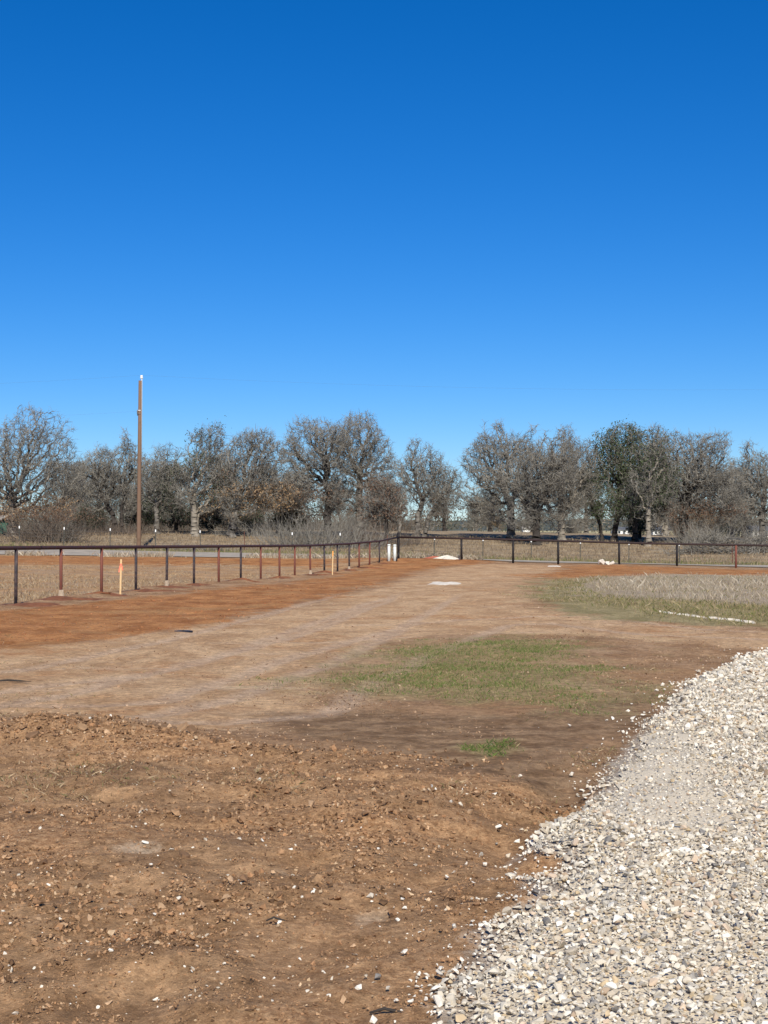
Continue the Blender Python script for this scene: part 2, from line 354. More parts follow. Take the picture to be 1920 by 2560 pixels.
def gz(x, y):
    """ground height"""
    x = np.asarray(x, float); y = np.asarray(y, float); sh = x.shape; x = x.ravel(); y = y.ravel()
    z = tps(x, y)
    near = (y > -2) & (y < 60) & (np.abs(x) < 40)
    z = z + 0.03 * fbm(x, y, 0.35, 3) * sstep(150, 30, np.abs(y - 20))
    if near.any():
        xs, ys = x[near], y[near]
        g = sdist(xs, ys, Z_GRAVEL) + fbm(xs, ys, 2.6, 3) * 0.08
        dz = 0.10 * sstep(-0.10, 0.45, g) - 0.12 * sstep(-0.8, -0.2, g) * sstep(0.05, -0.15, g) * sstep(10.5, 9, ys) * sstep(6.3, 7.4, ys)
        ds = sstep(-0.35, 0.5, sdist(xs, ys, Z_DIST) + fbm(xs, ys, 1.1, 3) * 0.5) * (1 - sstep(-0.1, 0.15, g))
        dz += ds * (0.05 + 0.055 * fbm(xs, ys, 1.3, 3) + 0.045 * fbm(xs + 9, ys, 4.0, 3) + 0.02 * np.abs(fbm(xs, ys + 5, 11.0, 2)))
        # crest of pushed-up soil at the left, and the low ridge along the edge of the dug area
        dz += 0.13 * np.exp(-(((xs + 2.35) / 0.75) ** 2 + ((ys - 11.4) / 0.8) ** 2)) * (1 + .5 * fbm(xs, ys, 3.5, 3))
        dz += 0.06 * np.exp(-(((xs + 1.3) / 0.9) ** 2 + ((ys - 11.0) / 0.5) ** 2))
        # tyre ruts of the tan track
        dz += 0.02 * fbm(xs, ys, 1.6, 3) + 0.012 * fbm(xs, ys, 5.0, 3)
        dz -= 0.018 * np.clip(ruts(xs, ys), 0, 1) * (sdist(xs, ys, Z_DIST) < 0) * (1 - sstep(-.2, .1, g))
        z[near] += dz
    # spoil along the left pipe fence
    fx = np.polyval(_q, y); dd = np.abs(x - fx - 0.05)
    z = z + 0.10 * np.exp(-(dd / 0.35) ** 2) * np.clip(0.4 + 1.2 * fbm(x, y, 0.9, 3), 0, 1.3) * sstep(30, 33, y) * sstep(82, 78, y)
    return z.reshape(sh)
def gz1(x, y): return float(gz(np.array([x]), np.array([y]))[0])

# ground sheet
def lin_grow(a, b, d0, g):
    out = [a]; d = d0
    while out[-1] < b: out.append(out[-1] + d); d *= g
    return out
xr = lin_grow(11.0, 2600, 0.12, 1.12)
xs = np.array(sorted([-v for v in xr] + list(np.arange(-10.9, 10.95, 0.1)) + xr))
ys = [-60, -40, -25, -15, -8, -4, -1, 1.0, 2.0, 2.8]
y = 3.2
while y < 3200:
    ys.append(y)
    y += max(0.06, y * y / 4736.0 * 1.0) if y < 130 else (y - 128) * 0.12 + 1.9
ys = np.array(ys)
GX, GY = np.meshgrid(xs, ys)
GZ = gz(GX, GY)
mk = masks(GX, GY)
nx, ny = len(xs), len(ys)
idx = np.arange(nx * ny).reshape(ny, nx)
quads = np.stack([idx[:-1, :-1], idx[:-1, 1:], idx[1:, 1:], idx[1:, :-1]], -1).reshape(-1, 4)
ground = make_mesh('ground', np.stack([GX, GY, GZ], -1).reshape(-1, 3), quads, smooth=True)
tag(ground, kind='structure')
def add_attr(o, name, arrs):
    at = o.data.color_attributes.new(name, 'FLOAT_COLOR', 'POINT')
    c = np.zeros((len(o.data.vertices), 4), np.float32)
    for i, a in enumerate(arrs): c[:, i] = np.clip(a.ravel() * .5 + .5, 0, 1)
    at.data.foreach_set('color', c.ravel())
yr = GY - road_c(GX)
verge = np.clip((yr - 7.0) / 1.5, -1, 1) * np.clip((15.0 - yr) / 5.0 + fbm(GX, GY, .3, 3), -1, 1)
verge = np.where((yr > 4) & (yr < 23), verge, -1)
field = np.clip((yr - 12 + 2 * fbm(GX, GY, .2, 3)) / 5.0, -1, 1)
far = np.clip((GY - 150 + 14 * fbm(GX, GY, .05, 3)) / 20.0, -1, 1)
left = np.clip((np.polyval(_q, np.clip(GY, 24, 90)) - GX - 0.6 + 0.8 * fbm(GX, GY, .8, 3)) / 0.8, -1, 1) * np.where((GY > 20) & (yr < 0), 1, 0) - np.where((GY > 20) & (yr < 0), 0, 1)
add_attr(ground, 'za', [mk['tan'], mk['red'], mk['grass'], mk['dist']])
add_attr(ground, 'zb', [mk['grass2'], mk['damp_shade'], verge, field])
add_attr(ground, 'zc', [far, left, mk['weed'], mk['grav']]); add_attr(ground, 'zd', [mk['lime'], -1 + (ruts(GX, np.clip(GY, 1, 100)) + 1) * sstep(48, 30, GY) * sstep(4, 8, GY)])

def ground_material():
    m = bpy.data.materials.new('ground_soil'); m.use_nodes = True
    N = m.node_tree.nodes; L = m.node_tree.links; B = N['Principled BSDF']
    B.inputs['Roughness'].default_value = 0.97; B.inputs['Specular IOR Level'].default_value = 0.12
    tc = N.new('ShaderNodeTexCoord')
    def noise(scale, det=5, rough=0.55, off=0.0, sx=1.0, sy=1.0):
        mp = N.new('ShaderNodeMapping'); mp.inputs['Location'].default_value = (off, off * .7, 0); mp.inputs['Scale'].default_value = (sx, sy, 1)
        L.new(tc.outputs['Object'], mp.inputs['Vector'])
        n = N.new('ShaderNodeTexNoise'); n.inputs['Scale'].default_value = scale; n.inputs['Detail'].default_value = det
        n.inputs['Roughness'].default_value = rough
        L.new(mp.outputs[0], n.inputs['Vector']); return n.outputs[0]
    def mathn(op, a, b=None, c=None):
        n = N.new('ShaderNodeMath'); n.operation = op
        for i, v in enumerate((a, b, c)):
            if v is None: continue
            if isinstance(v, (int, float)): n.inputs[i].default_value = v
            else: L.new(v, n.inputs[i])
        return n.outputs[0]
    def rng(src, a, b, c=0.0, d=1.0):
        n = N.new('ShaderNodeMapRange'); n.interpolation_type = 'SMOOTHSTEP'
        for i, v in enumerate((a, b, c, d)): n.inputs[i + 1].default_value = v
        L.new(src, n.inputs[0]); return n.outputs[0]
    def mix(fac, a, b, mode='MIX'):
        n = N.new('ShaderNodeMix'); n.data_type = 'RGBA'; n.blend_type = mode
        for s, v in ((0, fac), (6, a), (7, b)):
            if isinstance(v, tuple): n.inputs[s].default_value = (*v, 1)
            elif isinstance(v, (int, float)): n.inputs[s].default_value = v
            else: L.new(v, n.inputs[s])
        return n.outputs[2]
    fine = noise(26, 6, 0.7); med = noise(3.2, 6, 0.62, 4.0); big = noise(0.55, 5, 0.55, 9.0); streak = noise(1.3, 6, 0.66, 2.0, 1.0, 0.55)
    grit = noise(110, 4, 0.7, 1.0)
    ch = []
    for nm in ('za', 'zb', 'zc', 'zd'):
        a = N.new('ShaderNodeAttribute'); a.attribute_name = nm
        s = N.new('ShaderNodeSeparateColor'); L.new(a.outputs['Color'], s.inputs[0])
        ch += [s.outputs[0], s.outputs[1], s.outputs[2], a.outputs['Alpha']]
    tan, red, grass, dist, grass2, damp_shade, verge, field, far, left, weed, grav, lime, rut, *_ = ch
    jit = mathn('ADD', mathn('MULTIPLY', mathn('SUBTRACT', med, 0.5), 0.9), mathn('MULTIPLY', mathn('SUBTRACT', fine, 0.5), 0.5))
    def zone(ch, w=0.16, amp=1.0, lo=0.5):
        return rng(mathn('ADD', ch, mathn('MULTIPLY', jit, amp)), lo - w, lo + w)
    brown = mix(rng(streak, .34, .66), (0.273, 0.157, 0.079), (0.442, 0.284, 0.160))
    brown = mix(rng(big, .45, .65), brown, mix(rng(streak, .35, .65), (0.321, 0.184, 0.091), (0.402, 0.242, 0.124)))
    dirt = mix(rng(med, .36, .64), (0.290, 0.166, 0.080), (0.446, 0.272, 0.141))
    dirt = mix(rng(big, .40, .62), dirt, mix(rng(fine, .35, .65), (0.372, 0.194, 0.089), (0.476, 0.290, 0.148)))
    tanc = mix(rng(streak, .36, .62), (0.423, 0.259, 0.135), (0.587, 0.390, 0.219))
    tanc = mix(rng(big, .48, .68), tanc, mix(rng(med, .4, .6), (0.432, 0.232, 0.108), (0.518, 0.325, 0.168)))
    redc = mix(rng(streak, .34, .66), (0.287, 0.118, 0.040), (0.492, 0.232, 0.088))
    redc = mix(rng(big, .5, .7), redc, (0.398, 0.216, 0.090))
    dry = mix(rng(streak, .35, .65), (0.349, 0.197, 0.089), (0.524, 0.330, 0.168))
    dry = mix(rng(big, .42, .62), dry, (0.388, 0.257, 0.152))
    grs = mix(rng(fine, .35, .65), (0.212, 0.194, 0.076), (0.340, 0.282, 0.132))
    olive = mix(rng(streak, .35, .65), (0.238, 0.196, 0.088), (0.357, 0.289, 0.148))
    fieldc = mix(rng(big, .4, .62), (0.26, 0.20, 0.13), (0.38, 0.295, 0.19))
    farc = mix(rng(big, .4, .6), (0.40, 0.35, 0.18), (0.50, 0.43, 0.25))
    crisp = noise(2.6, 12, 0.84, 6.0, 0.6, 1.0); grain = noise(9.0, 10, 0.8, 3.0); patch = noise(0.9, 8, 0.7, 12.0, 0.45, 1.1)
    dirt = mix(mathn('MULTIPLY', rng(patch, .53, .62), 0.75), dirt, (0.212, 0.122, 0.063))
    tanc = mix(mathn('MULTIPLY', rng(crisp, .55, .63), 0.75), tanc, (0.291, 0.168, 0.088))
    tanc = mix(mathn('MULTIPLY', rng(patch, .42, .36), 0.6), tanc, (0.617, 0.441, 0.286))
    brown = mix(mathn('MULTIPLY', rng(crisp, .54, .64), 0.75), brown, (0.180, 0.101, 0.052))
    redc = mix(mathn('MULTIPLY', rng(crisp, .55, .65), 0.7), redc, (0.219, 0.080, 0.030))
    redc = mix(mathn('MULTIPLY', rng(crisp, .44, .38), 0.6), redc, (0.524, 0.271, 0.134))
    c = brown
    c = mix(zone(tan), c, tanc)
    c = mix(zone(left), c, dry)
    c = mix(zone(red), c, redc)
    c = mix(zone(damp_shade, .22, 1.0), c, mix(rng(med, .38, .62), (0.20, 0.118, 0.06), (0.335, 0.215, 0.118)))  # dark soil colour, with the shade along the gravel bank painted in
    c = mix(mathn('MULTIPLY', rng(mathn('ADD', rut, mathn('MULTIPLY', jit, .35)), .35, .85), 0.6), c, mix(rng(crisp, .4, .6), (0.56, 0.415, 0.29), (0.46, 0.315, 0.205)))
    c = mix(zone(dist), c, dirt)
    c = mix(zone(grass2), c, olive)
    c = mix(mathn('MULTIPLY', zone(grass, .3, 1.5), 0.5), c, grs)
    c = mix(zone(weed), c, mix(rng(crisp, .4, .6), (0.44, 0.355, 0.245), (0.31, 0.24, 0.16)))
    c = mix(zone(verge, .2, .6), c, mix(rng(big, .4, .6), (0.19, 0.18, 0.075), (0.26, 0.22, 0.11)))
    c = mix(zone(field, .2, .6), c, fieldc)
    c = mix(zone(far, .2, .6), c, farc)
    speck = noise(48, 8, 0.85, 21.0); chip = noise(75, 6, 0.8, 33.0)
    c = mix(mathn('MULTIPLY', mathn('MULTIPLY', rng(speck, .54, .60), zone(dist)), 0.55), c, (0.165, 0.096, 0.05))
    c = mix(mathn('MULTIPLY', mathn('MULTIPLY', rng(chip, .42, .37), zone(dist)), 0.7), c, (0.52, 0.36, 0.205))
    c = mix(mathn('MULTIPLY', zone(grav), 0.85), c, (0.50, 0.43, 0.34))
    c = mix(mathn('MULTIPLY', zone(lime, .25, .9), 0.6), c, mix(rng(med, .4, .6), (0.46, 0.33, 0.21), (0.62, 0.49, 0.34)))
    c = mix(1.0, c, mix(rng(fine, .25, .75), (0.74, 0.74, 0.74), (1.22, 1.22, 1.22)), 'MULTIPLY')
    c = mix(1.0, c, mix(rng(grain, .32, .68), (0.66, 0.66, 0.66), (1.30, 1.30, 1.30)), 'MULTIPLY')
    c = mix(1.0, c, mix(rng(grit, .3, .7), (0.82, 0.82, 0.82), (1.18, 1.18, 1.18)), 'MULTIPLY')
    L.new(c, B.inputs['Base Color'])
    hgt = mathn('ADD', mathn('MULTIPLY', fine, 0.6), mathn('ADD', mathn('MULTIPLY', grit, 0.25), mathn('ADD', mathn('MULTIPLY', grain, 0.9), mathn('MULTIPLY', speck, 0.5))))
    bp = N.new('ShaderNodeBump'); bp.inputs['Strength'].default_value = 0.6; bp.inputs['Distance'].default_value = 0.04
    L.new(hgt, bp.inputs['Height']); L.new(bp.outputs[0], B.inputs['Normal'])
    return m
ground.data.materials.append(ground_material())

# asphalt road beyond the right fence
rx = np.linspace(-160, 160, 220); rt = np.linspace(-1, 1, 9)
RX, RT = np.meshgrid(rx, rt)
RY = road_c(RX) + np.where(RT < 0, RT * ROAD_N, RT * ROAD_F) + 0.12 * fbm(RX, RT * 3, 1.2, 3) * np.abs(RT)
RZ = gz(RX, RY) + 0.05 - 0.02 * RT ** 2
ii = np.arange(RX.size).reshape(RX.shape)
tag(make_mesh('road', np.stack([RX, RY, RZ], -1).reshape(-1, 3), np.stack([ii[:-1, :-1], ii[:-1, 1:], ii[1:, 1:], ii[1:, :-1]], -1).reshape(-1, 4), M['asphalt'], smooth=True), kind='structure')

# distant hills
hx = np.linspace(-2400, 2400, 160); hy = np.linspace(1900, 3100, 14)
HX, HY = np.meshgrid(hx, hy)
hh = np.sin(np.clip((HY - 1900) / 1200, 0, 1) * np.pi) ** 1.0
HZ_ = hh * (17 + 6 * fbm(HX, HY, 0.002, 3)) - 1.5 + hh * 2.0 * fbm(HX, HY, 0.03, 2)
ii = np.arange(HX.size).reshape(HX.shape)
tag(make_mesh('hills', np.stack([HX, HY, HZ_], -1).reshape(-1, 3), np.stack([ii[:-1, :-1], ii[:-1, 1:], ii[1:, 1:], ii[1:, :-1]], -1).reshape(-1, 4), M['hill'], smooth=True), kind='structure')

# ------------------------------------------------------------------ stones and clods
def hull_shape(rng, n, flat):
    """an angular stone: convex hull of n points on a squashed ball"""
    import bmesh
    bm = bmesh.new()
    for _ in range(n):
        p = Vector(rng.normal(size=3)).normalized() * rng.uniform(.8, 1.0)
        bm.verts.new((p.x * rng.uniform(.9, 1.1), p.y * .8, p.z * flat))
    r = bmesh.ops.convex_hull(bm, input=bm.verts)
    bmesh.ops.delete(bm, geom=[g for g in r['geom_interior'] if isinstance(g, bmesh.types.BMVert)], context='VERTS')
    bmesh.ops.triangulate(bm, faces=bm.faces[:])
    bm.verts.ensure_lookup_table()
    V = np.array([v.co[:] for v in bm.verts]); Fc = np.array([[v.index for v in f.verts] for f in bm.faces])
    bm.free(); return V, Fc
_hr = np.random.default_rng(21)
STONES = [hull_shape(_hr, 12, _hr.uniform(.38, .72)) for _ in range(14)]
PEBBS = [hull_shape(_hr, 8, _hr.uniform(.5, .8)) for _ in range(9)]
def rand_rot(n, rng, tilt):
    """random rotations, yaw free and tilt limited"""
    yaw = rng.uniform(0, 2 * np.pi, n); ax = rng.uniform(0, 2 * np.pi, n); t = rng.normal(0, tilt, n)
    c, s = np.cos(yaw), np.sin(yaw); o = np.zeros(n); l = np.ones(n)
    Rz = np.stack([np.stack([c, -s, o], -1), np.stack([s, c, o], -1), np.stack([o, o, l], -1)], -2)
    kx, ky = np.cos(ax), np.sin(ax); ct, st = np.cos(t), np.sin(t)
    Rt = np.stack([np.stack([ct + kx * kx * (1 - ct), kx * ky * (1 - ct), ky * st], -1),
                   np.stack([kx * ky * (1 - ct), ct + ky * ky * (1 - ct), -kx * st], -1),
                   np.stack([-ky * st, kx * st, ct], -1)], -2)
    return Rt @ Rz
def scatter_mesh(name, shapes, P, S, C, rng, mat, tilt=0.5, parent=None):
    mb = MB(); which = rng.integers(0, len(shapes), len(P)); R = rand_rot(len(P), rng, tilt)
    for k, (V, Fc) in enumerate(shapes):
        i = np.where(which == k)[0]
        if not len(i): continue
        W = np.einsum('nij,vj->nvi', R[i], V) * S[i][:, None, None] + P[i][:, None, :]
        nv = len(V)
        FF = Fc[None] + (np.arange(len(i)) * nv)[:, None, None]
        CC = np.repeat(C[i], nv, 0)
        mb.add(W.reshape(-1, 3), FF.reshape(-1, 3), CC)
    return mb.build(name, mat, parent)
PAL = np.array([(.67, .61, .495), (.58, .515, .405), (.78, .73, .62), (.50, .43, .325), (.44, .40, .33), (.35, .32, .27), (.21, .195, .175), (.54, .42, .26), (.56, .44, .32), (.40, .30, .205)])
PW = np.array([.23, .19, .15, .13, .10, .06, .02, .05, .05, .025]); PW /= PW.sum()
def stone_cols(n, rng):
    c = PAL[rng.choice(len(PAL), n, p=PW)] * rng.uniform(.78, 1.08, (n, 1)); return np.clip(c, 0, .85)

# gravel bed: the drive's base of pale fines, then its stones
bx = np.arange(-0.6, 9.0, 0.07); by = np.arange(2.5, 21.5, 0.09)
BX, BY = np.meshgrid(bx, by); bs = sdist(BX, BY, Z_GRAVEL) + fbm(BX, BY, 2.6, 3) * 0.10
BZ = gz(BX, BY) + 0.012
ii = np.arange(BX.size).reshape(BX.shape)
q = np.stack([ii[:-1, :-1], ii[:-1, 1:], ii[1:, 1:], ii[1:, :-1]], -1).reshape(-1, 4)
keep = (bs.ravel()[q] > 0.07).all(1); q = q[keep]
used = np.unique(q); remap = np.full(BX.size, -1); remap[used] = np.arange(len(used))
M['fines'] = pmat('gravel_fines', (0.72, 0.63, 0.475), 0.97, 0.22, 60.0, 0.6, col2=(0.61, 0.525, 0.39))
gravel = make_mesh('gravel_drive', np.stack([BX, BY, BZ], -1).reshape(-1, 3)[used], remap[q], M['fines'], smooth=True)
tag(gravel, kind='structure')
rg = np.random.default_rng(8)
def in_view(x, y, m=0.0): return np.abs(x) < y * 960 / F + m
cand = []
for y0, y1, sp in ((4.1, 7.0, 0.0205), (7.0, 10.5, 0.0238), (10.5, 14.5, 0.030), (14.5, 20.4, 0.037)):
    gx = np.arange(-0.4, 5.6, sp); gy = np.arange(y0, y1, sp)
    A, Bq = np.meshgrid(gx, gy); p = np.stack([A.ravel(), Bq.ravel()], 1) + rg.uniform(-.5, .5, (A.size, 2)) * sp
    xo = p[:, 0] - p[:, 1] * 960 / F; p = p[(xo < 0.4) | ((xo < 1.3) & (rg.random(len(p)) < .55))]
    s = sdist(p[:, 0], p[:, 1], Z_GRAVEL) + fbm(p[:, 0], p[:, 1], 2.6, 3) * 0.10
    pk = fbm(p[:, 0] + 3, p[:, 1], 0.8, 3)                         # packed, finer stretches where wheels ran
    lane = np.exp(-((p[:, 0] - 1.62 - (p[:, 1] - 8.6) * 0.12) / 0.42) ** 2) * sstep(6.6, 8.0, p[:, 1]) * sstep(13.5, 10.5, p[:, 1])
    prob = np.where(s > 0.1, 1.0, np.where(s > 0, 0.75, 0.45 * np.exp(s / 0.07) + 0.0015 * (s > -1.0)))
    prob = prob * (1 - 0.5 * sstep(.25, .8, lane + 0.35 * pk))
    k = rg.random(len(p)) < prob
    p = p[k]; s = s[k]; ln = lane[k]
    size = np.clip(rg.lognormal(math.log(sp * 0.52), 0.42, len(p)), sp * .22, sp * 1.35) * (1 - 0.35 * sstep(.3, .9, ln))
    cand.append(np.column_stack([p, size * np.where(s < 0, .8, 1), s, np.full(len(p), sp)]))
cand = np.concatenate(cand)
gzc = gz(cand[:, 0], cand[:, 1])
zz = gzc + 0.012 + cand[:, 2] * rg.uniform(.1, .6, len(cand)) + np.where(cand[:, 3] > 0.1, rg.uniform(0, .012, len(cand)), 0)
P = np.column_stack([cand[:, :2], zz]); Sz = cand[:, 2]; Cs = stone_cols(len(P), rg); off_ = cand[:, 3] < 0; wh = off_ & (rg.random(len(P)) < .8); Cs[wh] = PAL[2] * rg.uniform(.85, 1.03, (wh.sum(), 1))
app = Sz / P[:, 1]; app[~in_view(P[:, 0], P[:, 1], -0.02) | (P[:, 1] < 4.65)] = 0
top = np.argsort(-app)[:300]; rest = np.setdiff1d(np.arange(len(P)), top)
nearm = P[rest][:, 1] < 8.0
for msk, shp in ((nearm, STONES), (~nearm, PEBBS)):
    r = rest[msk]
    if msk is nearm: mbn, mbs = r, shp
    else: mff, mfs = r, shp
near_o = scatter_mesh('stone_mass', mbs, P[mbn], Sz[mbn], Cs[mbn], rg, M['stone'], 0.6, gravel); tag(near_o, kind='stuff')
far_o = scatter_mesh('stone_mass', mfs, P[mff], Sz[mff], Cs[mff], rg, M['stone'], 0.6, gravel); tag(far_o, kind='stuff')
SHARED = {}
def stone_mesh(k, ci):
    if (k, ci) not in SHARED:
        V, Fc = STONES[k]
        o = make_mesh('stone', V, Fc, M['stone'], None, np.tile(np.clip(PAL[ci], 0, .85), (len(V), 1)))
        SHARED[(k, ci)] = o.data; bpy.data.objects.remove(o)
    return SHARED[(k, ci)]
def lay_stone(x, y, z, s, parent, rng, ci=None, name='stone', tilt=.5):
    o = bpy.data.objects.new(name, stone_mesh(int(rng.integers(0, len(STONES))), int(rng.choice(len(PAL), p=PW)) if ci is None else ci))
    COL.objects.link(o); o.parent = parent; o.location = (x, y, z); o.scale = (s, s, s)
    o.rotation_euler = (rng.normal(0, tilt), rng.normal(0, tilt), rng.uniform(0, 6.28)); return o
for i in top: lay_stone(P[i, 0], P[i, 1], P[i, 2], Sz[i], gravel, rg, 2 if cand[i, 3] < 0 else None)

# clods of turned soil in the foreground
rc = np.random.default_rng(31)
n = 105000
cy = 1 / rc.uniform(1 / 13.5, 1 / 4.2, n); cx = rc.uniform(-1, 1, n) * (cy * 960 / F + 0.7)
ds = np.clip((sdist(cx, cy, Z_DIST) + fbm(cx, cy, 1.1, 3) * .5) / 0.6, 0, 1)
cl = sstep(-.25, .5, fbm(cx, cy, 1.5, 4)) * .85 + .15
crest = np.exp(-(((cx + 2.3) / 0.9) ** 2 + ((cy - 11.2) / 0.8) ** 2)) + 0.9 * np.exp(-((cy - 10.6 + 0.55 * (cx + 1)) / 0.7) ** 2) * (cx < 1.0)
gd = sdist(cx, cy, Z_GRAVEL)
k = rc.random(n) < np.clip(ds * (cl * .62 + crest * .5), 0, .95) * (gd < -0.03)
cx, cy, crest, cl = cx[k], cy[k], crest[k], cl[k]
sz = np.clip(rc.lognormal(math.log(.0065), .48, len(cx)), .003, .022) * (1 + .5 * np.clip(crest, 0, 1)) * (.75 + .5 * cl)
DP = np.array([(.33, .195, .104), (.385, .238, .13), (.46, .305, .18), (.225, .13, .07), (.36, .20, .102), (.54, .39, .24), (.14, .082, .045)])
cc = DP[rc.choice(len(DP), len(cx), p=[.25, .19, .08, .22, .11, .04, .11])] * rc.uniform(.8, 1.15, (len(cx), 1))
Pc = np.column_stack([cx, cy, gz(cx, cy) + sz * .25])
heaps = [((160, 1868), 1.0, .5, 700), ((60, 1850), .7, .5, 350), ((470, 1880), 1.5, .35, 450), ((700, 1900), 1.4, .35, 350), ((1000, 1905), 1.2, .3, 250), ((830, 2010), .9, .45, 500), ((760, 2080), .7, .35, 350), ((930, 2060), .6, .3, 260), ((1290, 1985), .35, .3, 200), ((1450, 2000), .3, .35, 220), ((250, 2060), 1.2, .35, 300), ((700, 2260), .7, .25, 260)]
hx_, hy_, hs_ = [], [], []
for (u_, v_), wx, wy, nn in heaps:
    X_, Y_ = p2w(u_, v_); hx_.append(X_ + rc.normal(0, wx * .5, nn)); hy_.append(Y_ + rc.normal(0, wy * .6, nn)); hs_.append(np.clip(rc.lognormal(math.log(.0105), .5, nn), .005, .034))
hx_, hy_, hs_ = map(np.concatenate, (hx_, hy_, hs_)); kk = (sdist(hx_, hy_, Z_GRAVEL) < -.02) & (hy_ > 4.5); hx_, hy_, hs_ = hx_[kk], hy_[kk], hs_[kk]
hc = DP[rc.choice(len(DP), len(hx_), p=[.25, .14, .06, .27, .10, .03, .15])] * rc.uniform(.75, 1.1, (len(hx_), 1))
tag(scatter_mesh('soil_clods', PEBBS, np.column_stack([hx_, hy_, gz(hx_, hy_) + hs_ * .35]), hs_, hc, rc, M['clod'], 1.2, ground), kind='stuff')
tag(scatter_mesh('soil_clods', PEBBS, Pc, sz, cc, rc, M['clod'], 1.0, ground), kind='stuff')
CRUMB = [hull_shape(_hr, 5, _hr.uniform(.5, .8)) for _ in range(6)]
n = 74000
cy = 1 / rc.uniform(1 / 11.5, 1 / 4.6, n); cx = rc.uniform(-1, 1, n) * (cy * 960 / F + 0.25)
k = (rc.random(n) < (.35 + .65 * sstep(-.4, .3, fbm(cx + 4, cy, 2.2, 4)))) & (sdist(cx, cy, Z_GRAVEL) < 0.0) & (sdist(cx, cy, Z_DIST) + fbm(cx, cy, 1.1, 3) * .5 > 0)
cx, cy = cx[k], cy[k]; sz = np.clip(rc.lognormal(math.log(.0042), .4, len(cx)), .002, .011) * (.6 + cy / 14)
cc = DP[rc.choice(len(DP), len(cx), p=[.29, .24, .08, .22, .10, .02, .05])] * rc.uniform(.8, 1.12, (len(cx), 1))
tag(scatter_mesh('soil_crumbs', CRUMB, np.column_stack([cx, cy, gz(cx, cy) + sz * .2]), sz, cc, rc, M['clod'], 1.0, ground), kind='stuff')
n = 52000
cy = 1 / rc.uniform(1 / 46, 1 / 9.5, n); cx = rc.uniform(-1, 1, n) * (cy * 960 / F + 0.5)
tn = sdist(cx, cy, Z_TAN); rd = sdist(cx, cy, Z_RED)
k = (rc.random(n) < np.where(tn > .2, .3, .7) * sstep(-.35, .4, fbm(cx + 8, cy, .9, 4))) & (sdist(cx, cy, Z_GRAVEL) < -.05) & (sdist(cx, cy, Z_GRASS2) < 0) & (cx > np.polyval(_q, np.clip(cy, 24, 90)) - .2)
cx, cy, tn, rd = cx[k], cy[k], tn[k], rd[k]; sz = np.clip(rc.lognormal(math.log(.0085), .42, len(cx)), .004, .02) * (.6 + cy / 30)
RP = np.array([(.36, .135, .058), (.46, .20, .088), (.22, .08, .036)]); TP = np.array([(.40, .27, .17), (.46, .33, .22), (.27, .165, .095), (.20, .115, .06), (.34, .215, .125)])
cc = np.where((rd > 0)[:, None], RP[rc.integers(0, 3, len(cx))], TP[rc.integers(0, 5, len(cx))]) * rc.uniform(.8, 1.12, (len(cx), 1))
tag(scatter_mesh('soil_crumbs', CRUMB, np.column_stack([cx, cy, gz(cx, cy) + sz * .15]), sz, cc, rc, M['clod'], .8, ground), kind='stuff')
# pale pebbles strewn on the dirt: the larger ones singly
n = 900
py = 1 / rc.uniform(1 / 12.5, 1 / 4.9, n); px = rc.uniform(-1, 1, n) * (py * 950 / F)
ok = (sdist(px, py, Z_DIST) > -0.3) & (sdist(px, py, Z_GRAVEL) < -0.08) & (fbm(px, py, .9, 3) > -.45)
px, py = px[ok], py[ok]; ps = np.clip(rc.lognormal(math.log(.0072), .42, len(px)), .004, .022)
pz = gz(px, py) + ps * .3
o = np.argsort(-ps / py); big = o[:200]; small = o[200:]
for i in big: lay_stone(px[i], py[i], pz[i], ps[i], ground, rc, int(rc.choice([0, 2, 2, 1, 3])), 'pebble')
tag(scatter_mesh('pebbles', PEBBS, np.column_stack([px, py, pz])[small], ps[small], PAL[rc.choice([0, 2, 1, 3], len(small))], rc, M['stone'], .6, ground), kind='stuff')
# stones thrown out along the gravel's edge and other single ones seen in the photograph
for u, v, s, ci in ((1426, 1998, .026, 2), (1292, 2073, .026, 2), (1245, 2056, .024, 2), (1345, 2036, .022, 0), (1365, 2147, .02, 2), (1417, 2030, .03, 2), (1362, 2038, .016, 2),
                    (1453, 1946, .03, 2), (1476, 1947, .02, 2), (1298, 1929, .024, 0), (1530, 1797, .026, 2), (366, 2147, .024, 2), (1098, 2541, .036, 2), (1276, 2226, .034, 0), (1215, 2344, .028, 2),
                    (1238, 2343, .02, 2), (1005, 2280, .016, 2), (1015, 2290, .018, 2), (1165, 2165, .017, 2), (500, 1976, .02, 2), (650, 1976, .02, 2), (277, 1850, .022, 2), (630, 1912, .02, 2), (738, 2256, .018, 2), (280, 2418, .016, 2), (43, 2547, .016, 2)):
    X, Y = p2w(u, v); lay_stone(X, Y, gz1(X, Y) + s * .35, s, ground, rc, ci, 'loose_stone', .3)

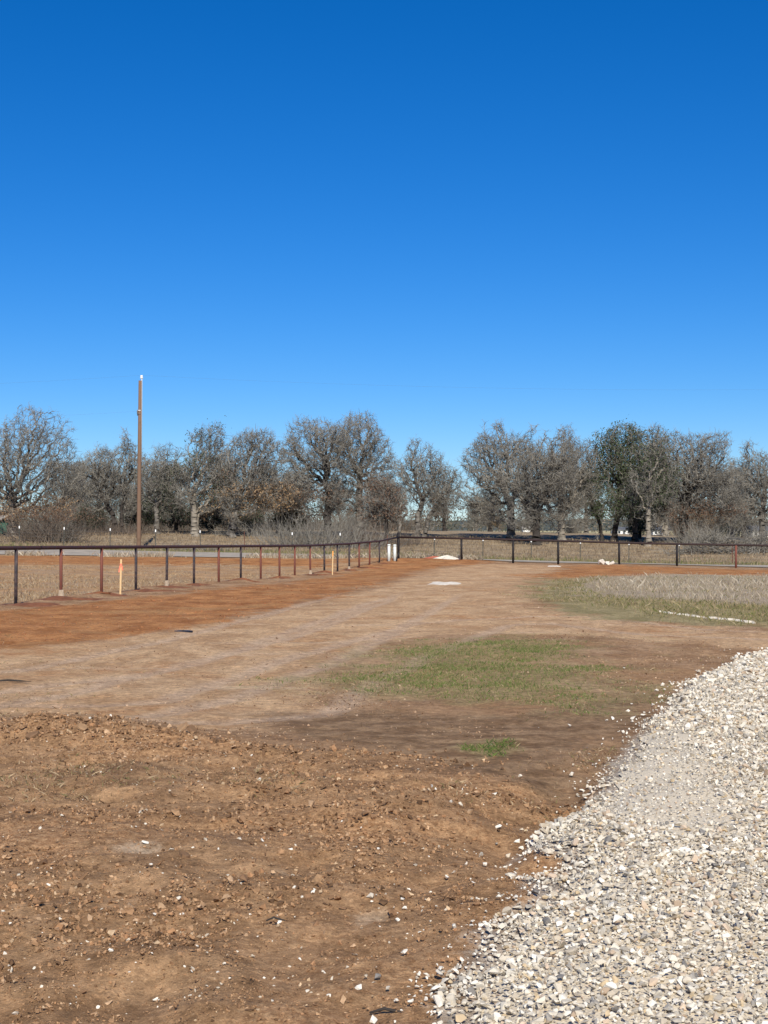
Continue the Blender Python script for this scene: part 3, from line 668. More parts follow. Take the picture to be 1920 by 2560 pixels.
# ------------------------------------------------------------------ grasses
def blades(name, pts, h, w, lean, cols, rng, parent=None, z0=0.0):
    n = len(pts); a = rng.uniform(0, 2 * np.pi, n); la = rng.uniform(0, 2 * np.pi, n); ll = np.abs(rng.normal(0, lean, n)) * h
    zb = gz(pts[:, 0], pts[:, 1]) - 0.005 + z0
    bx_, by_ = np.cos(a) * w / 2, np.sin(a) * w / 2
    V = np.empty((n, 4, 3))
    V[:, 0] = np.stack([pts[:, 0] - bx_, pts[:, 1] - by_, zb], -1); V[:, 1] = np.stack([pts[:, 0] + bx_, pts[:, 1] + by_, zb], -1)
    V[:, 2] = np.stack([pts[:, 0] + np.cos(la) * ll * .35 + bx_ * .7, pts[:, 1] + np.sin(la) * ll * .35 + by_ * .7, zb + h * .6], -1)
    V[:, 3] = np.stack([pts[:, 0] + np.cos(la) * ll, pts[:, 1] + np.sin(la) * ll, zb + h], -1)
    b = (np.arange(n) * 4)[:, None]
    Fc = np.concatenate([b + np.array([[0, 1, 2]]), b + np.array([[0, 2, 3]])])
    return tag(make_mesh(name, V.reshape(-1, 3), Fc, M['blade'], parent, np.repeat(cols, 4, 0)), kind='stuff')
rb = np.random.default_rng(77)
def bbox_pts(poly, n, rng, m=.6):
    lo = poly.min(0) - m; hi = poly.max(0) + m
    # even in the picture's rows and not just on the ground, so that the far side is not bare
    return np.column_stack([rng.uniform(lo[0], hi[0], n), rng.uniform(lo[1], hi[1], n)])
def pal(n, rng, cs, p, v=.2): return np.array(cs)[rng.choice(len(cs), n, p=p)] * rng.uniform(1 - v, 1 + v, (n, 1))
GREENS = [(.125, .175, .04), (.165, .205, .06), (.26, .25, .10), (.35, .285, .15), (.075, .12, .03)]
p = bbox_pts(Z_GRASS, 260000, rb, 1.2)
m_ = np.clip((sdist(p[:, 0], p[:, 1], Z_GRASS) + (fbm(p[:, 0], p[:, 1], .9, 4) * 1.3 + fbm(p[:, 0], p[:, 1], 2.6, 4) * .6)) / 1.3, 0, 1)
thick = sstep(-.15, .35, fbm(p[:, 0] + 5, p[:, 1], 1.4, 4))
k = rb.random(len(p)) < m_ * (.22 + .62 * thick); p = p[k]
n = len(p)
blades('grass', p, rb.uniform(.012, .04, n), rb.uniform(.004, .008, n), .7, pal(n, rb, GREENS, [.3, .26, .2, .14, .1]), rb)
p = bbox_pts(Z_TUFT, 12000, rb, .3)
m_ = np.clip((sdist(p[:, 0], p[:, 1], Z_TUFT) + fbm(p[:, 0], p[:, 1], 3, 3) * .35) / .3, 0, 1); p = p[rb.random(len(p)) < m_]; n = len(p)
blades('grass', p, rb.uniform(.012, .042, n), rb.uniform(.004, .007, n), .9, pal(n, rb, GREENS, [.34, .2, .12, .08, .26]), rb)
# thin dead grass over the dirt between
n = 110000
py = 1 / rb.uniform(1 / 30, 1 / 8.5, n); px = rb.uniform(-1, 1, n) * (py * 960 / F + .5); p = np.column_stack([px, py])
m_ = sstep(.0, .5, fbm(px + 3, py, .8, 4)) * (sdist(px, py, Z_GRAVEL) < -.05) * np.where(sdist(px, py, Z_TAN) > 0, .25, 1.0)
p = p[rb.random(n) < m_ * .5]; n = len(p)
blades('dead_grass', p, rb.uniform(.01, .035, n), rb.uniform(.004, .008, n), 1.2, pal(n, rb, [(.28, .19, .10), (.44, .33, .20), (.16, .095, .05), (.22, .19, .08)], [.35, .3, .2, .15]), rb)
OLV = [(.20, .19, .075), (.30, .245, .12), (.40, .32, .19), (.145, .16, .05), (.33, .24, .14)]
p = bbox_pts(Z_GRASS2, 90000, rb, .8); p = p[in_view(p[:, 0], p[:, 1], 1.5)]
m_ = np.clip(sdist(p[:, 0], p[:, 1], Z_GRASS2) / 1.5 + fbm(p[:, 0], p[:, 1], .6, 3) * 1.2, 0, 1) * np.where(sdist(p[:, 0], p[:, 1], Z_WEED) > .3, .12, 1); p = p[rb.random(len(p)) < m_]; n = len(p)
blades('grass', p, rb.uniform(.03, .10, n), rb.uniform(.008, .016, n), .7, pal(n, rb, OLV, [.28, .26, .16, .14, .16]), rb)
GRY = [(.42, .355, .255), (.50, .43, .32), (.29, .235, .165), (.36, .28, .19), (.57, .50, .385)]
p = bbox_pts(Z_WEED, 150000, rb, .8); p = p[in_view(p[:, 0], p[:, 1], 1.5)]
m_ = np.clip(sdist(p[:, 0], p[:, 1], Z_WEED) / 1.2 + fbm(p[:, 0], p[:, 1], .5, 3) * 1.1, 0, 1) * (.08 + .92 * sstep(-.12, .35, fbm(p[:, 0] + 9, p[:, 1], .6, 4)))
p = p[rb.random(len(p)) < m_]; n = len(p)
hh_ = rb.uniform(.02, .14, n) * (.45 + 1.3 * sstep(-.2, .5, fbm(p[:, 0], p[:, 1], .7, 3)))
blades('dry_weeds', p, hh_, rb.uniform(.004, .010, n), .4, pal(n, rb, GRY, [.3, .22, .22, .16, .10]), rb)
# dead grass beyond the left fence, and along the road
n = 60000
py = 1 / rb.uniform(1 / 84, 1 / 30, n); px = rb.uniform(-1, .3, n) * (py * 960 / F + 2); fx = np.polyval(_q, py)
m_ = (px < fx - .5) * sstep(-.2, .4, fbm(px, py, .5, 4)) * (sdist(px, py, Z_RED3) < .3) * (py < road_c(px) - 6.2)
p = np.column_stack([px, py])[rb.random(n) < m_]; n = len(p)
blades('dead_grass', p, rb.uniform(.03, .12, n), rb.uniform(.01, .025, n), .7, pal(n, rb, [(.40, .29, .17), (.30, .235, .165), (.47, .37, .24), (.33, .22, .12)], [.3, .3, .2, .2]), rb)
n = 34000
py = rb.uniform(6.2, 33, n); px = rb.uniform(-34, 34, n); py = py + road_c(px)
kk = (py > road_c(px) + 6.1); px, py = px[kk], py[kk]
n = len(px); yy = py - road_c(px); gr = sstep(15, 8, yy + 4 * fbm(px, py, .3, 3))
co = np.where(rb.random(n)[:, None] < gr[:, None] * .75, pal(n, rb, [(.15, .165, .06), (.22, .20, .085), (.29, .235, .12)], [.35, .35, .3]), pal(n, rb, [(.30, .225, .14), (.24, .175, .11), (.36, .28, .18)], [.4, .35, .25]))
blades('verge_grass', np.column_stack([px, py]), rb.uniform(.05, .28, n), rb.uniform(.025, .06, n), .5, co, rb)
n = 5200
px = rb.uniform(-27, 6, n); py = road_c(px) - 6.2 - np.abs(rb.normal(0, .5, n))
k = fbm(px, py, .4, 2) > -.1; px, py = px[k], py[k]; n = len(px)
blades('dead_grass', np.column_stack([px, py]), rb.uniform(.08, .38, n), rb.uniform(.02, .05, n), .5, pal(n, rb, GRY, [.3, .22, .22, .16, .10]), rb)

# ------------------------------------------------------------------ fences
M_POST = {'d': M['pipe_dark'], 'r': M['pipe_red'], 'k': M['pipe_black']}
def pipe_post(parent, x, y, z0, z1, mat, r=.037, foot=False, dz=.0):
    lean = RNG.normal(0, .006, 2)
    h = z1 - z0
    o = MB().tube([(0, 0, -.25), (lean[0] * .5, lean[1] * .5, h * .5), (lean[0], lean[1], h)], r, 12).build('post', mat, parent, True, (x, y, z0))
    if foot:
        s = np.random.default_rng(int(abs(x * 1000)))
        k = 9; a = np.arange(k) * 2 * np.pi / k; m = MB()
        rings = [(-.1, .095), (.03, .075), (.10, .058), (.17, .048), (.19, .036)]
        V = np.concatenate([np.stack([np.cos(a) * rr * s.uniform(.75, 1.2, k), np.sin(a) * rr * s.uniform(.75, 1.2, k), np.full(k, zz_) + s.normal(0, .012, k)], -1) for zz_, rr in rings])
        qn = np.arange(k); Fq = np.concatenate([np.stack([i * k + qn, i * k + (qn + 1) % k, (i + 1) * k + (qn + 1) % k, (i + 1) * k + qn], 1) for i in range(len(rings) - 1)])
        m.add(V, Fq).build('footing', M['concrete'], o)
    return o
lf = tag(empty('pipe_fence', (-8.03, 32.3, 0)), 'long rust red and dark steel pipe fence running back along the left', 'fence')
l_rail_u = [-80, 40, 153, 485, 547, 776, 873, 948, 996]; l_rail_v = [1371.5, 1370, 1369, 1366.5, 1366, 1364, 1359.5, 1353, 1343]
kinds = 'drrddd' + 'rdrrr' + 'rdddrrd'
foots = {1, 4, 11, 14}
pts = []
x0, y0 = -8.03, 32.3
for u in (-75,) + tuple(L_U) + (996,):
    if u < 0: Y = 30.0; X = float(np.polyval(_q, Y)) - .05
    else: Y = fence_Y(u) if u < 990 else rfence_Y(996); X = ray_x(u, Y)
    pts.append((X, Y, z_of(np.interp(u, l_rail_u, l_rail_v), Y)))
pts = np.array(pts)
for j, (X, Y, Z) in enumerate(pts[:-1]):
    i = j - 1
    kd = kinds[i] if i >= 0 else 'r'
    pipe_post(lf, X + 8.03, Y - 32.3, gz1(X, Y), Z - .02, M_POST[kd], .038 if i < 12 else .042, i in foots)
rp = np.vstack([pts[0] + (pts[0] - pts[1]) * 1.0, pts]) - np.array([8.03 * -1, 32.3, 0])
MB().tube(rp, .045, 12).build('rail', M['rail'], lf, True)
for i in range(0, len(pts) - 1):                       # saddle welds and pipe couplings
    c = pts[i] + np.array([8.03, -32.3, 0])
    if i % 3 == 1: MB().tube([c + (pts[i + 1] - pts[i]) * .5 - np.array([.01, .05, 0]), c + (pts[i + 1] - pts[i]) * .5 + np.array([.01, .05, 0])], .05, 10).build('coupling', M['rail_dark'], lf, True)

rfx, rfy = ray_x(996, 81), 81.0
rf = tag(empty('pipe_fence', (rfx, rfy, 0)), 'black painted pipe fence crossing the background at the right beside the road', 'fence')
rpts = []
for u, v in zip(R_U, R_VR):
    Y = rfence_Y(u); X = ray_x(u, Y); Z = z_of(v, Y); rpts.append((X - rfx, Y - rfy, Z))
    tall = .26 if u == 996 else -.02
    pipe_post(rf, X - rfx, Y - rfy, gz1(X, Y) - .03, Z + tall, M['pipe_red'] if u == 1839.5 else M['pipe_black'], .06 if u != 996 else .07)
rpts.append(tuple(2 * np.array(rpts[-1]) - np.array(rpts[-2])))
MB().tube(rpts, .055, 12).build('rail', M['rail_dark'], rf, True)

# steel t-post fence beyond the road
tf = tag(empty('wire_fence', (0, 100, 0)), 'wire fence on thin steel posts with white tips across the road', 'fence')
tops = []
def tpost_mesh():
    pr = [(-.028, -.004), (.028, -.004), (.028, .004), (.005, .004), (.005, .04), (-.005, .04), (-.005, .004), (-.028, .004)]
    V = [(a, b, z) for z in (-.3, TPH) for a, b in pr]; k = len(pr)
    m = MB(); m.add(V, [(i, (i + 1) % k, (i + 1) % k + k, i + k) for i in range(k)]); m.F.setdefault(4, []).append(np.array([(8, 9, 10, 15), (11, 12, 13, 14)]))
    m.F[4].append(np.array([(10, 11, 14, 15)]))
    return m
proto = None
for i, (u, v) in enumerate(zip(T_U, T_V)):
    Y = tfence_Y(u); X = ray_x(u, Y); zt = z_of(v, Y); tops.append((X, Y, zt))
    rust = u in (611, 968, 1831)
    if proto is None:
        o = proto = tpost_mesh().build('post', M['tpost'], tf)
        capm = MB().box(-.036, .036, -.016, .046, TPH - .17, TPH + .005).build('white_tip', M['white_paint'], o)
    elif rust:
        o = tpost_mesh().build('post', M['tpost_rust'], tf)
    else:
        o = proto.copy(); COL.objects.link(o); c = capm.copy(); COL.objects.link(c); c.parent = o
    o.location = (X, Y - 100, zt - TPH)
    o.rotation_euler = (RNG.normal(0, .012), RNG.normal(0, .018), 0)
tops = np.array(tops)
for hgt in (.12, .35, .6, .85, 1.08):
    m = MB(); mid = []
    for a, b in zip(tops[:-1], tops[1:]):
        mid += [a, (a + b) / 2 - np.array([0, 0, .015])]
    mid = np.array(mid + [tops[-1]]) + np.array([0, -100 - .02, hgt - TPH])
    m.tube(mid, .006, 4).build('wire', M['wire'], tf)

# ------------------------------------------------------------------ utility pole and its lines
PX, PY = ray_x(348.5, 101.0), 101.0
pz0 = gz1(PX, PY); ptop = z_of(951, PY) - pz0
up = tag(empty('utility_pole', (PX, PY, pz0)), 'tall brown wooden utility pole standing in front of the trees', 'utility pole')
MB().tube([(-.05, 0, -.6), (-.04, 0, 0), (0, 0, ptop * .55), (.035, 0, ptop)], [.165, .16, .135, .11], 14).build('shaft', M['pole'], up, True)
MB().tube([(.14, -.02, ptop * .52), (.165, -.02, ptop + .02), (.165, -.02, ptop + .12)], .022, 6).build('conduit', M['galv'], up, True)
a_ = np.linspace(0, 2 * np.pi, 5)
ins = MB().tube([(.13, 0, ptop - .3), (.13, 0, ptop + .14)], .022, 8).build('pin', M['galv'], up, True)
MB().tube([(.13, 0, ptop + .12), (.13, 0, ptop + .17), (.13, 0, ptop + .2), (.13, 0, ptop + .24), (.13, 0, ptop + .3), (.13, 0, ptop + .36)], [.06, .12, .075, .11, .075, .09], 10).build('insulator', M['porcelain'], up, True)
MB().tube([(-.14, 0, ptop - 2.0), (-.14, -.0, ptop - 2.16), (-.13, 0, ptop - 2.4)], [.03, .055, .03], 8).build('bracket', M['wire'], up, True)
for z in (ptop - 2.05, ptop - 2.3): MB().tube([(0, 0, z - .03), (0, 0, z + .03)], .135, 12).build('band', M['galv'] if z > ptop - 2.2 else M['wire'], up, True)
def sag_line(p, q, sag):
    t = np.linspace(0, 1, 25)[:, None]; p = np.array(p); q = np.array(q)
    return p * (1 - t) + q * t - np.array([[0, 0, 1]]) * sag * 4 * t * (1 - t)
tag(MB().tube(np.vstack([sag_line((-62, 4, ptop + .6), (.13, 0, ptop + .36), 1.0)[:-1], sag_line((.13, 0, ptop + .36), (70, -5, ptop - .3), .9)]), .002, 4).build('power_line', M['wire'], None, False, (PX, PY, pz0)), 'thin power line strung over the top of the utility pole', 'power line')
tag(MB().tube(sag_line((-62, 4, ptop - 1.9), (-.14, 0, ptop - 2.1), .9), .002, 4).build('cable', M['wire'], None, False, (PX, PY, pz0)), 'thin lower cable running left from the utility pole bracket', 'cable')

# ------------------------------------------------------------------ trees
def grow(rng, stems, ells, D, di, dk, natt, gnarl=.6, maxn=3000, grav=0.0):
    att = []
    vol = np.array([e[3] * e[4] * e[5] for e in ells]); vol = vol / vol.sum()
    for e, w in zip(ells, vol):
        n = int(natt * w) + 10
        d = rng.normal(size=(n, 3)); d /= np.linalg.norm(d, axis=1, keepdims=True)
        r = rng.random(n) ** (1 / 2.6)
        att.append(np.array(e[:3]) + d * r[:, None] * np.array(e[3:]))
    att = np.concatenate(att); att = att[att[:, 2] > .7]
    ph = rng.uniform(0, 6.28, (6, 1)); kv = rng.normal(0, 1, (6, 3)); kv *= rng.uniform(2.2, 4.6, (6, 1)) / np.linalg.norm(kv, axis=1, keepdims=True)
    cl_ = np.sin(kv @ att.T + ph).sum(0) / 2.4                      # clumps of twigs with gaps of sky between
    att = att[rng.random(len(att)) < np.clip(.5 + .8 * cl_, .02, 1)]
    pos = np.empty((maxn + 400, 3)); par = np.full(maxn + 400, -1); cnt = 0
    for st in stems:
        pr = -1
        for pnt in st:
            pos[cnt] = pnt; par[cnt] = pr; pr = cnt; cnt += 1
    alive = np.ones(len(att), bool)
    dist = np.linalg.norm(att[:, None] - pos[None, :cnt], axis=2); nid = dist.argmin(1); nd = dist.min(1)
    kids = {}
    stale = 0
    for it in range(160):
        act = alive & (nd < di)
        if not act.any() or cnt > maxn: break
        src = nid[act]; dv = att[act] - pos[src]; dv /= np.linalg.norm(dv, axis=1, keepdims=True) + 1e-9
        acc = np.zeros((cnt, 3)); np.add.at(acc, src, dv)
        ids = np.unique(src)
        v = acc[ids]; v /= np.linalg.norm(v, axis=1, keepdims=True) + 1e-9
        v = v + rng.normal(0, gnarl, v.shape) + np.array([0, 0, grav]); v /= np.linalg.norm(v, axis=1, keepdims=True) + 1e-9
        ok = np.array([kids.get(int(i), 0) < 4 for i in ids])
        if not ok.any(): break
        for i in ids[~ok]: alive[act & (nid == i)] = False
        ids = ids[ok]; v = v[ok]
        newp = pos[ids] + v * D * rng.uniform(.75, 1.25, (len(ids), 1))
        k = min(len(newp), maxn + 390 - cnt)
        newp = newp[:k]; ids = ids[:k]
        if k <= 0: break
        pos[cnt:cnt + k] = newp; par[cnt:cnt + k] = ids
        for i in ids: kids[int(i)] = kids.get(int(i), 0) + 1
        dm = np.linalg.norm(att[:, None] - newp[None], axis=2); j = dm.argmin(1); mn = dm[np.arange(len(att)), j]
        b = mn < nd; nd[b] = mn[b]; nid[b] = cnt + j[b]
        cnt += k
        alive &= nd > dk
    return pos[:cnt], par[:cnt]
def radii(par, r0, p):
    n = len(par); a = np.zeros(n); haskid = np.zeros(n, bool)
    for i in range(n - 1, -1, -1):
        if a[i] == 0: a[i] = r0 ** p
        if par[i] >= 0: a[par[i]] += a[i]
    return a ** (1 / p)
def leaf_cards(P, size, rng):
    n = len(P)
    a = rng.normal(size=(n, 3)); a /= np.linalg.norm(a, axis=1, keepdims=True)
    b = np.cross(a, rng.normal(size=(n, 3))); b /= np.linalg.norm(b, axis=1, keepdims=True) + 1e-9
    s = size * rng.uniform(.6, 1.3, (n, 1))
    V = np.stack([P - a * s, P + b * s * .45, P + a * s, P - b * s * .45], 1).reshape(-1, 3)
    Fq = (np.arange(n) * 4)[:, None] + np.arange(4)[None]
    return V, Fq
def make_tree(seed, u, vb, Y, ells_px, label, natt=900, trunk_h=None, lean=0.0, stems_px=None, leaves=None, twig_n=2.6, twig_mat='twig',
              bark='bark', group='bare oaks along the far side of the road', name='oak_tree', r0=.0165, thick=2.42, D=.22, ntw=5600, cat='tree', ragged=True, maxn=4300):
    """u,vb: foot of the trunk; ells_px: (centre u, centre v, half width, half height) of crown lobes, all in photo pixels at depth Y"""
    rng = np.random.default_rng(seed); s = Y / F
    X = ray_x(u, Y); z0 = gz1(X, Y)
    t = tag(empty(name, (X, Y, z0)), label, cat, group)
    zf = lambda v: z_of(v, Y) - z0
    ells = []
    for e in ells_px:
        w = e[2] * s; ells.append(((e[0] - u) * s, rng.uniform(-.3, .3), zf(e[1]), w, max(w * .85, 1.2), e[3] * s))
    us = [e[0] - e[2] for e in ells_px] + [e[0] + e[2] for e in ells_px]; ul, ur = min(us), max(us)
    if ragged:
        hwid = (ur - ul) / 2
        for sg in (-1, 1, rng.uniform(-.4, .4)):           # low outer boughs
            cu_ = (ul + ur) / 2 + sg * hwid * rng.uniform(.45, .7); w = hwid * rng.uniform(.28, .42) * s
            ells.append(((cu_ - u) * s, rng.uniform(-.6, .6), rng.uniform(2.0, 2.9), w, w, rng.uniform(.7, 1.1)))
        for _ in range(5):                                  # tufts that break the outline
            e = ells[int(rng.integers(0, len(ells_px)))]; a = rng.uniform(-.2, 3.34); w = rng.uniform(.45, .9)
            ells.append((e[0] + math.cos(a) * e[3] * 1.0, rng.uniform(-.5, .5), e[2] + math.sin(a) * e[5] * 1.05, w * .8, w * .8, w * 1.2))
    if stems_px is None:
        th = trunk_h or 2.4
        stems_px = [[(u, vb), (u + lean * th / s, vb - th / s)]]
    stems = []
    for st in stems_px:
        pl = np.array([((a - u) * s, 0, max(zf(b), -.3) if i else -.3) for i, (a, b) in enumerate(st)])
        yo = rng.normal(0, .35) if len(stems_px) > 1 else 0
        out = []
        for a, b in zip(pl[:-1], pl[1:]):
            m = max(2, int(np.linalg.norm(b - a) / D))
            out += [a + (b - a) * k / m + np.append(rng.normal(0, .035, 2), 0) for k in range(m)]
        out.append(pl[-1]); out = np.array(out); out[:, 1] += yo * np.linspace(.3, 1, len(out)); stems.append(out)
    pos, par = grow(rng, stems, ells, D, 6.0, D * 1.35, int(natt * 9), maxn=maxn)
    r = radii(par, r0, thick)
    ch = np.where(par >= 0)[0]; pa = par[ch]
    flare = 1 + .7 * np.exp(-np.clip(pos[:, 2], 0, 9) / .35)
    rp_ = np.minimum(r[pa], r[ch] * 2.2); P0, P1 = pos[pa], pos[ch]
    rp_ = rp_ * flare[pa]; rc_ = r[ch] * flare[ch]
    big = r[ch] > min(.048, .4 * r.max()); NOTE.append((label[:40], len(pos), round(float(r.max()), 3)))
    root = np.arange(len(par))
    for i in range(len(par)):
        if par[i] >= 0: root[i] = root[par[i]]
    for rt_ in np.unique(root[ch][big]):                # one trunk with its limbs for each stem
        sel = big & (root[ch] == rt_)
        if sel.sum() < 3: continue
        V, Q = segs_tubes(P0[sel], P1[sel], rp_[sel] * 1.15, rc_[sel] * 1.15, 7)
        make_mesh('trunk', V, Q, M[bark], t, smooth=True)
    m = MB()
    mid = ~big
    V, Q = segs_tubes(P0[mid], P1[mid], np.minimum(rp_[mid], .08), rc_[mid], 3); m.add(V, Q)
    # twigs
    thin = ch[r[ch] < .045]
    dirs = pos[thin] - pos[par[thin]]; dirs /= np.linalg.norm(dirs, axis=1, keepdims=True) + 1e-9
    rep = np.repeat(np.arange(len(thin)), rng.poisson(twig_n, len(thin)))
    if len(rep) > ntw: rep = rng.choice(rep, ntw, replace=False)
    base = pos[thin][rep] - dirs[rep] * rng.uniform(0, D, (len(rep), 1))
    d = dirs[rep] * .5 + rng.normal(0, .7, (len(rep), 3)) + np.array([0, 0, .1]); d /= np.linalg.norm(d, axis=1, keepdims=True)
    ln = rng.uniform(.25, .7, (len(rep), 1)); r1 = rng.uniform(.0085, .014, len(rep))
    V, Q = segs_cones(base, base + d * ln, r1); m.add(V, Q)
    for f in (.35, .62):
        d3 = d + rng.normal(0, .6, d.shape); d3 /= np.linalg.norm(d3, axis=1, keepdims=True)
        V, Q = segs_cones(base + d * ln * f, base + d * ln * f + d3 * ln * .6, r1 * .75); m.add(V, Q)
    m.build('crown', M[twig_mat], t)
    for lv in (leaves or []):
        nm, mat, frac, per, size, zlo, zhi, spread = lv[:8]
        tl = thin[(pos[thin][:, 2] >= zlo) & (pos[thin][:, 2] <= zhi)]
        clump = fbm(pos[tl][:, 0] * .8 + pos[tl][:, 1], pos[tl][:, 2] * .8 + seed, 1.0, 2) + rng.normal(0, .12, len(tl))
        if len(tl) == 0: continue
        thr = np.quantile(clump, 1 - frac) if frac < 1 else -9
        tl = tl[clump >= thr]
        Pn = np.repeat(pos[tl], per, 0) + rng.normal(0, spread, (len(tl) * per, 3))
        Pn = Pn[Pn[:, 2] > .25]
        V, Q = leaf_cards(Pn, size, rng); make_mesh(nm, V, Q, M[mat], t)
    return t
def rot_copy(t, u, vb, Y, rz, sc, label, group):
    X = ray_x(u, Y); c = t.copy(); COL.objects.link(c); c.location = (X, Y, gz1(X, Y)); c.rotation_euler = (0, 0, rz); c.scale = (sc,) * 3
    c['label'] = label; c['group'] = group
    for ch in list(t.children):
        k = ch.copy(); COL.objects.link(k); k.parent = c
    return c
DEAD = lambda frac, zhi, per=7, mat='leaf_brown', zlo=.5: ('dead_leaves', mat, frac, per, .085, zlo, zhi, .22)
TR = {}; NOTE = []
TR['a'] = make_tree(1, 32, 1340, 118, [(60, 1150, 145, 105), (-40, 1170, 120, 95), (150, 1190, 70, 80), (90, 1075, 85, 62), (30, 1110, 80, 70)], 'largest grey bare oak at the far left edge with tan leaves low down', 1100, 2.0, ntw=8500, D=.26, maxn=6500,
                    leaves=[DEAD(.8, 3.2, 9, 'leaf_tan')])
TR['b'] = make_tree(2, 300, 1336, 121, [(265, 1190, 75, 80), (310, 1160, 60, 60)], 'dark leaning oak just left of the utility pole', 800, lean=-.15, stems_px=[[(292, 1336), (282, 1290), (262, 1250)], [(305, 1336), (306, 1260)]], bark='bark_dark')
TR['c'] = make_tree(3, 392, 1336, 119, [(395, 1185, 55, 75), (430, 1200, 45, 60)], 'slim oak with pale thin trunk just right of the utility pole', 700, 2.6, leaves=[('leaves', 'leaf_cedar', .5, 6, .08, 1.0, 5.5, .25)])
TR['d'] = make_tree(4, 490, 1334, 117, [(520, 1175, 75, 85), (528, 1095, 38, 36), (480, 1215, 55, 50), (560, 1210, 40, 55)], 'oak with bright pale forked trunk and dense cone shaped crown', 1250, 2.2, bark='bark_pale', ntw=6500, leaves=[DEAD(.25, 3.8, 5, 'leaf_tan'), ('leaves', 'leaf_green', .25, 5, .075, 3, 9, .3)],
                    stems_px=[[(488, 1334), (486, 1300), (484, 1262)], [(490, 1334), (494, 1302), (500, 1283)]])
TR['e'] = make_tree(5, 577, 1343, 116, [(640, 1150, 80, 80), (640, 1100, 55, 35), (600, 1230, 60, 45), (680, 1230, 50, 50)], 'oak with open top and orange tan leaves hanging low in front of a cedar', 1150, 2.0, lean=.15, leaves=[DEAD(.75, 4.2, 7, 'leaf_tan', 1.4), DEAD(.3, 6.0, 3, 'leaf_brown', 3.0)])
TR['f'] = make_tree(6, 819, 1335, 118, [(790, 1125, 95, 80), (770, 1210, 75, 60), (780, 1085, 60, 45), (850, 1200, 45, 50)], 'broad bare oak with thick black trunk left of the centre', 1300, stems_px=[[(822, 1335), (818, 1290), (826, 1235), (812, 1205)]], bark='bark_dark', leaves=[DEAD(.5, 4.0, 4, 'leaf_brown')])
TR['g'] = make_tree(7, 899, 1335, 120, [(890, 1120, 85, 85), (882, 1065, 45, 42), (930, 1170, 65, 75), (860, 1220, 55, 45)], 'tallest bare oak near the centre with grey upright trunk', 1350, 4.4, leaves=[DEAD(.3, 4.5, 4, 'leaf_brown')], ntw=6500)
TR['h'] = make_tree(8, 966, 1350, 112, [(955, 1260, 58, 48), (940, 1290, 40, 28)], 'small oak still holding red brown leaves behind the fence corner', 450, 1.3, bark='bark_dark', leaves=[DEAD(.8, 9, 7, 'leaf_brown')])
TR['i'] = make_tree(9, 1046, 1342, 119, [(1060, 1190, 75, 75), (1105, 1215, 60, 60), (1000, 1215, 45, 60), (1060, 1135, 30, 30)], 'bare oak leaning right with two trunks just right of the fence corner', 1000, stems_px=[[(1042, 1342), (1046, 1285), (1058, 1250)], [(1058, 1342), (1072, 1290), (1095, 1262)], [(995, 1342), (1000, 1308), (1018, 1280)]], leaves=[DEAD(.2, 4.0, 4, 'leaf_brown')])
TR['j'] = make_tree(10, 1277, 1348, 118, [(1250, 1160, 100, 85), (1235, 1090, 42, 40), (1195, 1225, 60, 55), (1300, 1140, 60, 60)], 'bare spreading oak first to the right of the gap of sky', 1350, 2.6, leaves=None, ntw=6500)
TR['k'] = make_tree(11, 1341, 1356, 114, [(1350, 1180, 90, 85), (1400, 1130, 55, 45), (1300, 1215, 55, 50)], 'bare oak with a forked black trunk second right of the sky gap', 1150, 2.6, bark='bark_dark', ntw=5800)
TR['l'] = make_tree(12, 1404, 1350, 118, [(1420, 1190, 75, 90), (1450, 1125, 45, 40), (1420, 1255, 60, 35)], 'oak with a short thick brown trunk and drooping crown', 1000, 1.6, bark='bark_pale', ntw=5800)
TR['m'] = make_tree(13, 1520, 1352, 119, [(1555, 1150, 75, 85), (1565, 1095, 60, 40), (1500, 1190, 55, 60), (1620, 1190, 60, 90), (1545, 1260, 75, 45)], 'dark green live oak on several stems leaning left', 1250, stems_px=[[(1500, 1352), (1482, 1310), (1440, 1290)], [(1508, 1352), (1500, 1305), (1480, 1262)], [(1532, 1352), (1545, 1290), (1550, 1240)], [(1585, 1352), (1590, 1290), (1590, 1240)]], bark='bark_dark',
                    leaves=[('leaves', 'leaf_green', .8, 9, .085, 2.0, 12, .26)], name='live_oak_tree', group='live oaks along the far side of the road')
TR['n'] = make_tree(14, 1621, 1365, 114, [(1640, 1160, 50, 100), (1625, 1225, 45, 50)], 'upright oak with a bright tan trunk behind the right fence', 750, 3.0, bark='bark_pale', leaves=[('leaves', 'leaf_green', .6, 6, .08, 2.5, 12, .26)])
TR['o'] = make_tree(15, 1702, 1350, 117, [(1730, 1170, 100, 90), (1690, 1130, 60, 60), (1790, 1210, 80, 70), (1770, 1115, 60, 40)], 'broad bare oak with fanning black limbs and rusty leaves low', 1500, stems_px=[[(1702, 1350), (1703, 1300), (1706, 1240)], [(1702, 1350), (1712, 1290), (1722, 1230)]], bark='bark_dark', ntw=7000, leaves=[DEAD(.6, 3.0, 9, 'leaf_brown', 1.0)])
TR['p'] = make_tree(16, 1905, 1352, 122, [(1880, 1180, 60, 60), (1930, 1210, 70, 70)], 'loose bare oak at the right edge of the picture', 850, 2.2)
